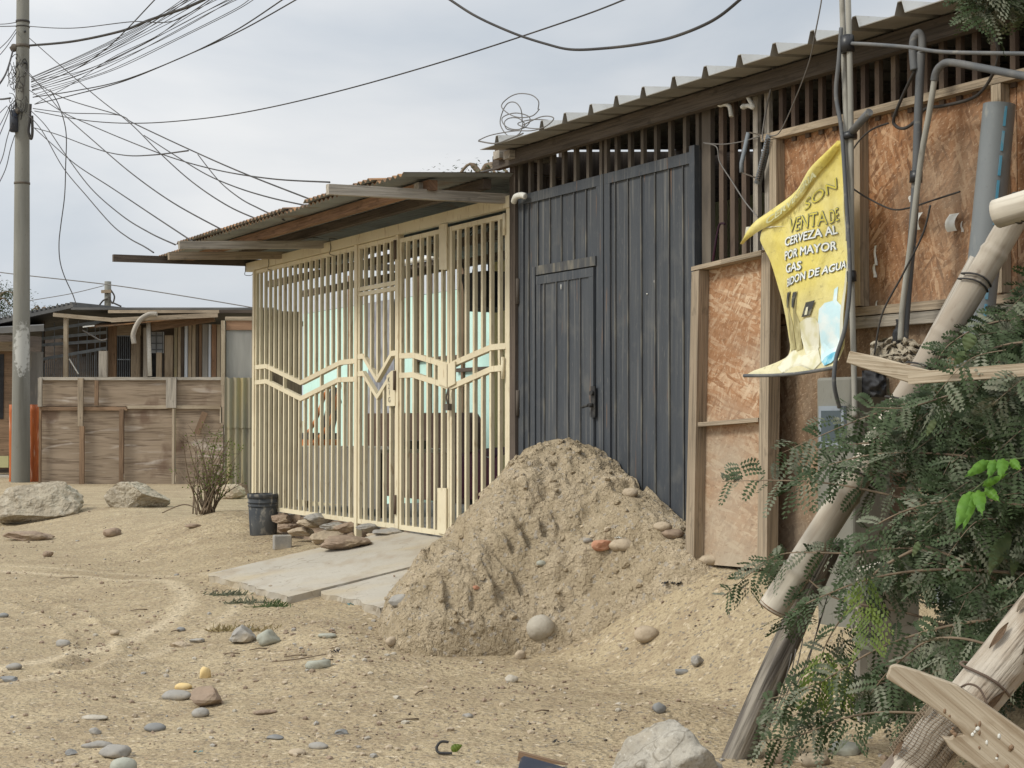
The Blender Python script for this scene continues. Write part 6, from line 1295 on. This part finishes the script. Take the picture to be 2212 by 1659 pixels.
fan=[[(180,445),(420,340),(700,205),(1040,20),(1150,-40)],[(180,460),(440,345),(760,190),(1080,10),(1180,-45)],[(180,475),(460,360),(800,190),(1130,0),(1220,-50)],[(180,490),(500,355),(850,180),(1180,-5),(1260,-50)],[(185,505),(520,395),(900,215),(1270,20),(1350,-25)],[(185,520),(540,400),(930,230),(1340,0),(1430,-50)],[(190,545),(400,480),(640,400),(1000,230),(1340,60),(1440,-5)],[(190,560),(430,480),(700,385),(1050,215),(1360,60),(1500,-30)],[(180,470),(330,440),(500,400),(760,290),(1050,115),(1240,-10)],[(200,600),(420,480),(650,330),(900,210),(1050,100)]]
fan+=[[(185,500+8*k),(430+20*k,400+14*k),(760+10*k,240+20*k),(1100+30*k,70+4*k),(1330+40*k,-40)] for k in (0,2,3)]+[[(180,450+9*k),(520,300+22*k),(820,150+16*k),(1060+18*k,-8)] for k in (0,1,2)]
for i,p in enumerate(fan): sky('overhead_cable','thin cable in the fan rising to the upper right from the pole',p,24.2,16.5+.3*i,W0*.6,'thin cables fanning up right from the pole')
sky('overhead_cable','dark cable of the fan ending furthest right, upper of a close pair',[(190,560),(420,525),(700,465),(1050,330),(1350,180),(1640,-10),(1760,-90)],24.2,15.5,W0)
sky('overhead_cable','dark cable of the fan ending furthest right, lower of a close pair',[(200,600),(430,545),(720,465),(1060,325),(1380,180),(1720,-10),(1850,-90)],24.2,15.5,W0)
dr_=[([(100,360),(220,480),(380,570),(690,665),(770,710),(1100,865),(1420,1005),(1870,1180)],'longest service cable, running from the pole to the middle of the canopy roof'),([(170,220),(340,370),(560,560),(750,710),(930,890),(1110,1050),(1320,1190),(1540,1285)],'straight dark service cable from high on the pole to the rusty roof edge'),([(170,520),(360,645),(520,720),(720,805),(980,905),(1250,980),(1560,1030),(1900,1050)],'sagging service cable from the pole to the grey beam end'),([(150,400),(270,540),(370,660),(560,830),(760,1000),(1000,1170),(1320,1345)],'service cable ending at the left part of the rusty roof edge'),([(175,635),(260,720),(370,880),(520,1080),(700,1240),(860,1340),(1010,1410)],'curved service cable dropping to the front of the left canopy beam'),([(150,650),(240,750),(360,960),(500,1130),(640,1290),(740,1370),(830,1420),(885,1455)],'lowest service cable, dropping to the tip of the canopy sheet'),([(200,740),(300,830),(440,950),(640,1080),(880,1240),(1115,1395)],'faint thin cable between the two lowest service cables'),([(190,735),(330,775),(560,860),(720,895),(880,893),(1085,868)],'thin slack cable from the pole hanging to the long service cable'),([(830,780),(1000,890),(1180,1000),(1350,1075),(1560,1140),(1840,1200)],'thin branch cable leaving the straight cable for the roof'),([(1140,890),(1260,1040),(1380,1140),(1500,1205),(1640,1270)],'thin branch cable leaving the longest service cable for the roof')]
for p,lb in dr_:
    x,y=Z1(*p[-1]); sky('service_cable',lb,p,24.0 if p[0][0]<250 else 20,(11.2 if x>600 else 12.2),.0065)
sky('service_cable','loose cable hanging from the pole and curling in the air',[(290,520),(340,610),(380,760),(378,960),(372,1130),(350,1300),(340,1400),(345,1500),(370,1590),(420,1700),(438,1755)],23.5,22.5,.008)
sky('service_cable','short slack cable beside the pole clamp',[(190,625),(300,640),(420,652),(600,656),(700,665)],24,22.5,W0*.8)
sky('power_cable','long single cable sagging from the pole across the sky to upper right',[(200,640),(500,695),(800,710),(1150,685),(1500,630),(1990,515),(2600,340),(3300,110),(3640,-20),(3800,-90)],24.0,9.0,.007)
cable('power_cable','thick black cable drooping across the top of the sky above the roof',smooth_path([P(x,y,lerp(9.5,7.2,(x-940)/660)) for x,y in ((500,-480),(700,-250),(900,-50),(970,-2),(1030,36),(1110,72),(1180,95),(1235,107),(1310,104),(1390,94),(1460,78),(1540,44),(1602,-4),(1660,-60),(1760,-190),(1840,-330))]),.008)
cable('far_cable','faint cable crossing behind the far pole above the sheds',wirepx([(-60,580),(30,592),(235,615),(400,640),(555,666)],38,34,.01),.012,'wiregrey')
cable('far_cable','faint cable between the tree and the far pole',wirepx([(60,650),(150,635),(225,617)],38,38,.01),.009,'wiregrey')
for i,(pts,w) in enumerate((([(92,170),(40,240),(-60,330)],.006),([(95,185),(30,280),(-60,380)],.006),([(75,290),(50,380),(20,450),(-60,560)],.014),([(60,620),(30,700),(-20,820),(-80,950)],.007),([(70,700),(40,800),(10,920),(-60,1060)],.007),([(85,780),(60,860),(30,980),(-40,1120)],.007),([(60,600),(0,720),(-80,830)],.006),([(40,610),(0,650),(-80,740)],.006),([(-60,565),(0,572),(60,565)],.014),([(-60,140),(30,138),(95,128)],.006),([(-60,152),(30,152),(92,150)],.007))):
    sky('street_cable','cable running from the pole out of the left edge',pts,24.2,21.5,w,'cables leaving left from the pole')
# small far pole
fpz=thing('far_pole','small distant concrete pole with crossarm rising behind the sheds','utility pole',P(232,700,40))
b=MB(); b.tube([P(232,720,40),P(233,608,40)],.085,10); b.build('shaft','polecon',fpz)
b=MB(); b.beam(P(219,630,39.9),P(241,629,39.9),.06,.08); b.build('crossarm','oldwood',fpz)
b=MB(); 
for pts in ([(232,645),(222,650),(213,662)],[(236,640),(240,652),(246,655),(262,662)],[(238,625),(247,640),(243,655),(238,648)]): b.tube(smooth_path([P(x,y,39.9) for x,y in pts]),.022,5)
b.build('wires','wire',fpz)
# wire coils on the roof corner
b=MB()
for cxx,cyy,rx,ry,ph in ((1127,228,40,26,.3),(1106,258,24,38,.1),(1115,262,30,18,.8),(1160,268,38,10,.4),(1110,268,22,14,1.5)):
    s0_,z0_=FZ(cxx,cyy,.12); b.tube(smooth_path([FP(cxx+rx*math.cos(k*.7+ph)*(1+.1*math.sin(k*2)),cyy+ry*math.sin(k*.7+ph),.12+.05*math.sin(k)) for k in range(10)],5),.0035,5)
b.tube(smooth_path([FP(x,y,.3) for x,y in ((1034,303),(1060,292),(1110,283),(1150,282),(1180,272),(1196,255),(1170,252),(1130,270))]),.0035,5)
b.tube(smooth_path([FP(x,y,.3) for x,y in ((1034,305),(1070,310),(1100,300),(1130,288))]),.005,5)
b.build('wire_coil','wiregrey',label='springy coil of stiff wire on the corner of the ribbed roof',cat='wire coil',fix=False)
cable('roof_stay','pair of dark wires from the roof corner to the canopy top',wirepx([(1020,378),(1060,367),(1108,352)],11,9.8,.01),.008)
# trees
def tree(name,label,cx,cy,rx,ry,Y,n,base,spr=1.0):
    o=thing(name,label,'tree',P(cx,base,Y)); tr=MB(); cr=MB(); top=P(cx,cy,Y); bs=P(cx-4,base,Y)
    tr.tube(smooth_path([bs,bs.lerp(top,.5)+Vector((.1,0,0)),top]),[.16]*8+[.07]*9,8)
    for i in range(n):
        a=q.uniform(0,6.283); rr=math.sqrt(q.random()); e=P(cx+rx*rr*math.cos(a),cy+ry*rr*math.sin(a)-ry*.2*math.cos(3*a),Y+q.uniform(-1,1)); 
        if i%6==0: tr.tube(smooth_path([top,top.lerp(e,.5)+Vector((0,0,.15)),e],4),[.04]*4+[.02]*5,5)
        for k in range(26):
            c=e+Vector((q.gauss(0,.22),q.gauss(0,.25),q.gauss(0,.08))); d=Vector((q.uniform(-1,1),q.uniform(-1,1),q.uniform(-.6,.3))).normalized()*.10*spr; s_=d.cross(Vector((0,q.uniform(-.3,.3),1))).normalized()*.02*spr; cr.face([c,c+d*.5+s_,c+d,c+d*.5-s_])
    tr.build('trunk','twig',o,fix=False); cr.build('crown','leafd',o,fix=False)
tree('acacia_tree','feathery grey-green tree cut by the left edge behind the sheds',-8,652,46,46,42,120,1000)
tree('acacia_tree','low feathery treetop just right of the utility pole behind the roof',88,678,34,12,44,26,1000)
tree('acacia_tree','wispy treetop showing above the porch canopy',1040,378,66,5,20,16,700,.55)
# pale concrete base under the bush
b=MB(); pe=[P(1985,1270,5.35),P(1985,1400,5.35),P(1975,1560,5.35),P(1855,1560,5.35),P(1862,1240,5.35),P(1915,1225,5.35)]
b.prism(pe,Vector((.03,.22,0))); o=b.build('concrete_footing','concrete',label='broken pale concrete footing standing behind the bush',cat='footing')
# ============================================================= CAMERA, SKY, LIGHT
cd_=bpy.data.cameras.new('camera'); cam=bpy.data.objects.new('camera',cd_); C.objects.link(cam); cam.location=CAM; cam.rotation_euler=(math.pi/2+PHI,0,0)
cd_.lens=36*F/2212; cd_.sensor_width=36; cd_.sensor_fit='HORIZONTAL'; cd_.clip_end=3000; cd_.clip_start=.05; sc.camera=cam
TOSUN=Vector((-.78,-.38,.80)).normalized()
sl=bpy.data.lights.new('sun','SUN'); sl.energy=2.3; sl.angle=R(14); sl.color=(1,.96,.86); so=bpy.data.objects.new('sun',sl); C.objects.link(so); so.rotation_euler=(-TOSUN).to_track_quat('-Z','Y').to_euler(); so.location=(-5,0,12)
w=bpy.data.worlds.new('World'); sc.world=w; w.use_nodes=True; nt=w.node_tree; N=nt.nodes; L=nt.links; bg=N['Background']
st_=N.new('ShaderNodeTexSky'); st_.sky_type='NISHITA'; st_.sun_disc=False; st_.sun_elevation=math.asin(TOSUN.z); st_.sun_rotation=math.atan2(TOSUN.x,TOSUN.y); st_.air_density=1.2; st_.dust_density=3
tc=N.new('ShaderNodeTexCoord'); mp_=N.new('ShaderNodeMapping'); mp_.inputs['Scale'].default_value=(3.2,3.2,8.5); mp_.inputs['Location'].default_value=(.4,.2,.35); L.new(tc.outputs['Generated'],mp_.inputs[0])
nn=N.new('ShaderNodeTexNoise'); nn.inputs['Scale'].default_value=1.0; nn.inputs['Detail'].default_value=6; nn.inputs['Roughness'].default_value=.48; nn.inputs['Distortion'].default_value=.25; L.new(mp_.outputs[0],nn.inputs['Vector'])
cr=N.new('ShaderNodeValToRGB'); cr.color_ramp.elements[0].position=.36; cr.color_ramp.elements[0].color=(.56,.615,.68,1); cr.color_ramp.elements[1].position=.66; cr.color_ramp.elements[1].color=(.84,.85,.86,1); L.new(nn.outputs['Fac'],cr.inputs[0])
sx=N.new('ShaderNodeSeparateXYZ'); L.new(tc.outputs['Generated'],sx.inputs[0])
mr=N.new('ShaderNodeMapRange'); mr.inputs[1].default_value=.32; mr.inputs[2].default_value=.95; mr.inputs[3].default_value=10.0; mr.inputs[4].default_value=14.5; L.new(sx.outputs[2],mr.inputs[0])
vm=N.new('ShaderNodeVectorMath'); vm.operation='SCALE'; L.new(cr.outputs[0],vm.inputs[0]); L.new(mr.outputs[0],vm.inputs['Scale'])
mx=N.new('ShaderNodeMix'); mx.data_type='RGBA'; mx.inputs[0].default_value=.93; L.new(st_.outputs[0],mx.inputs[6]); dv=N.new('ShaderNodeVectorMath'); dv.operation='DOT_PRODUCT'; L.new(tc.outputs['Generated'],dv.inputs[0]); dv.inputs[1].default_value=TOSUN
m2=N.new('ShaderNodeMapRange'); m2.inputs[1].default_value=-1; m2.inputs[2].default_value=1; m2.inputs[3].default_value=.66; m2.inputs[4].default_value=1.5; L.new(dv.outputs['Value'],m2.inputs[0])
vm2=N.new('ShaderNodeVectorMath'); vm2.operation='SCALE'; L.new(vm.outputs[0],vm2.inputs[0]); L.new(m2.outputs[0],vm2.inputs['Scale']); L.new(vm2.outputs[0],mx.inputs[7]); L.new(mx.outputs[2],bg.inputs[0]); bg.inputs[1].default_value=.1
sc.view_settings.view_transform='Standard'; sc.view_settings.look='None'; sc.view_settings.exposure=0; sc.view_settings.gamma=1
sc.render.engine='CYCLES'; sc.cycles.max_bounces=6; sc.cycles.use_denoising=True
for o in list(sc.objects):
    if '_w' in o: del o['_w']
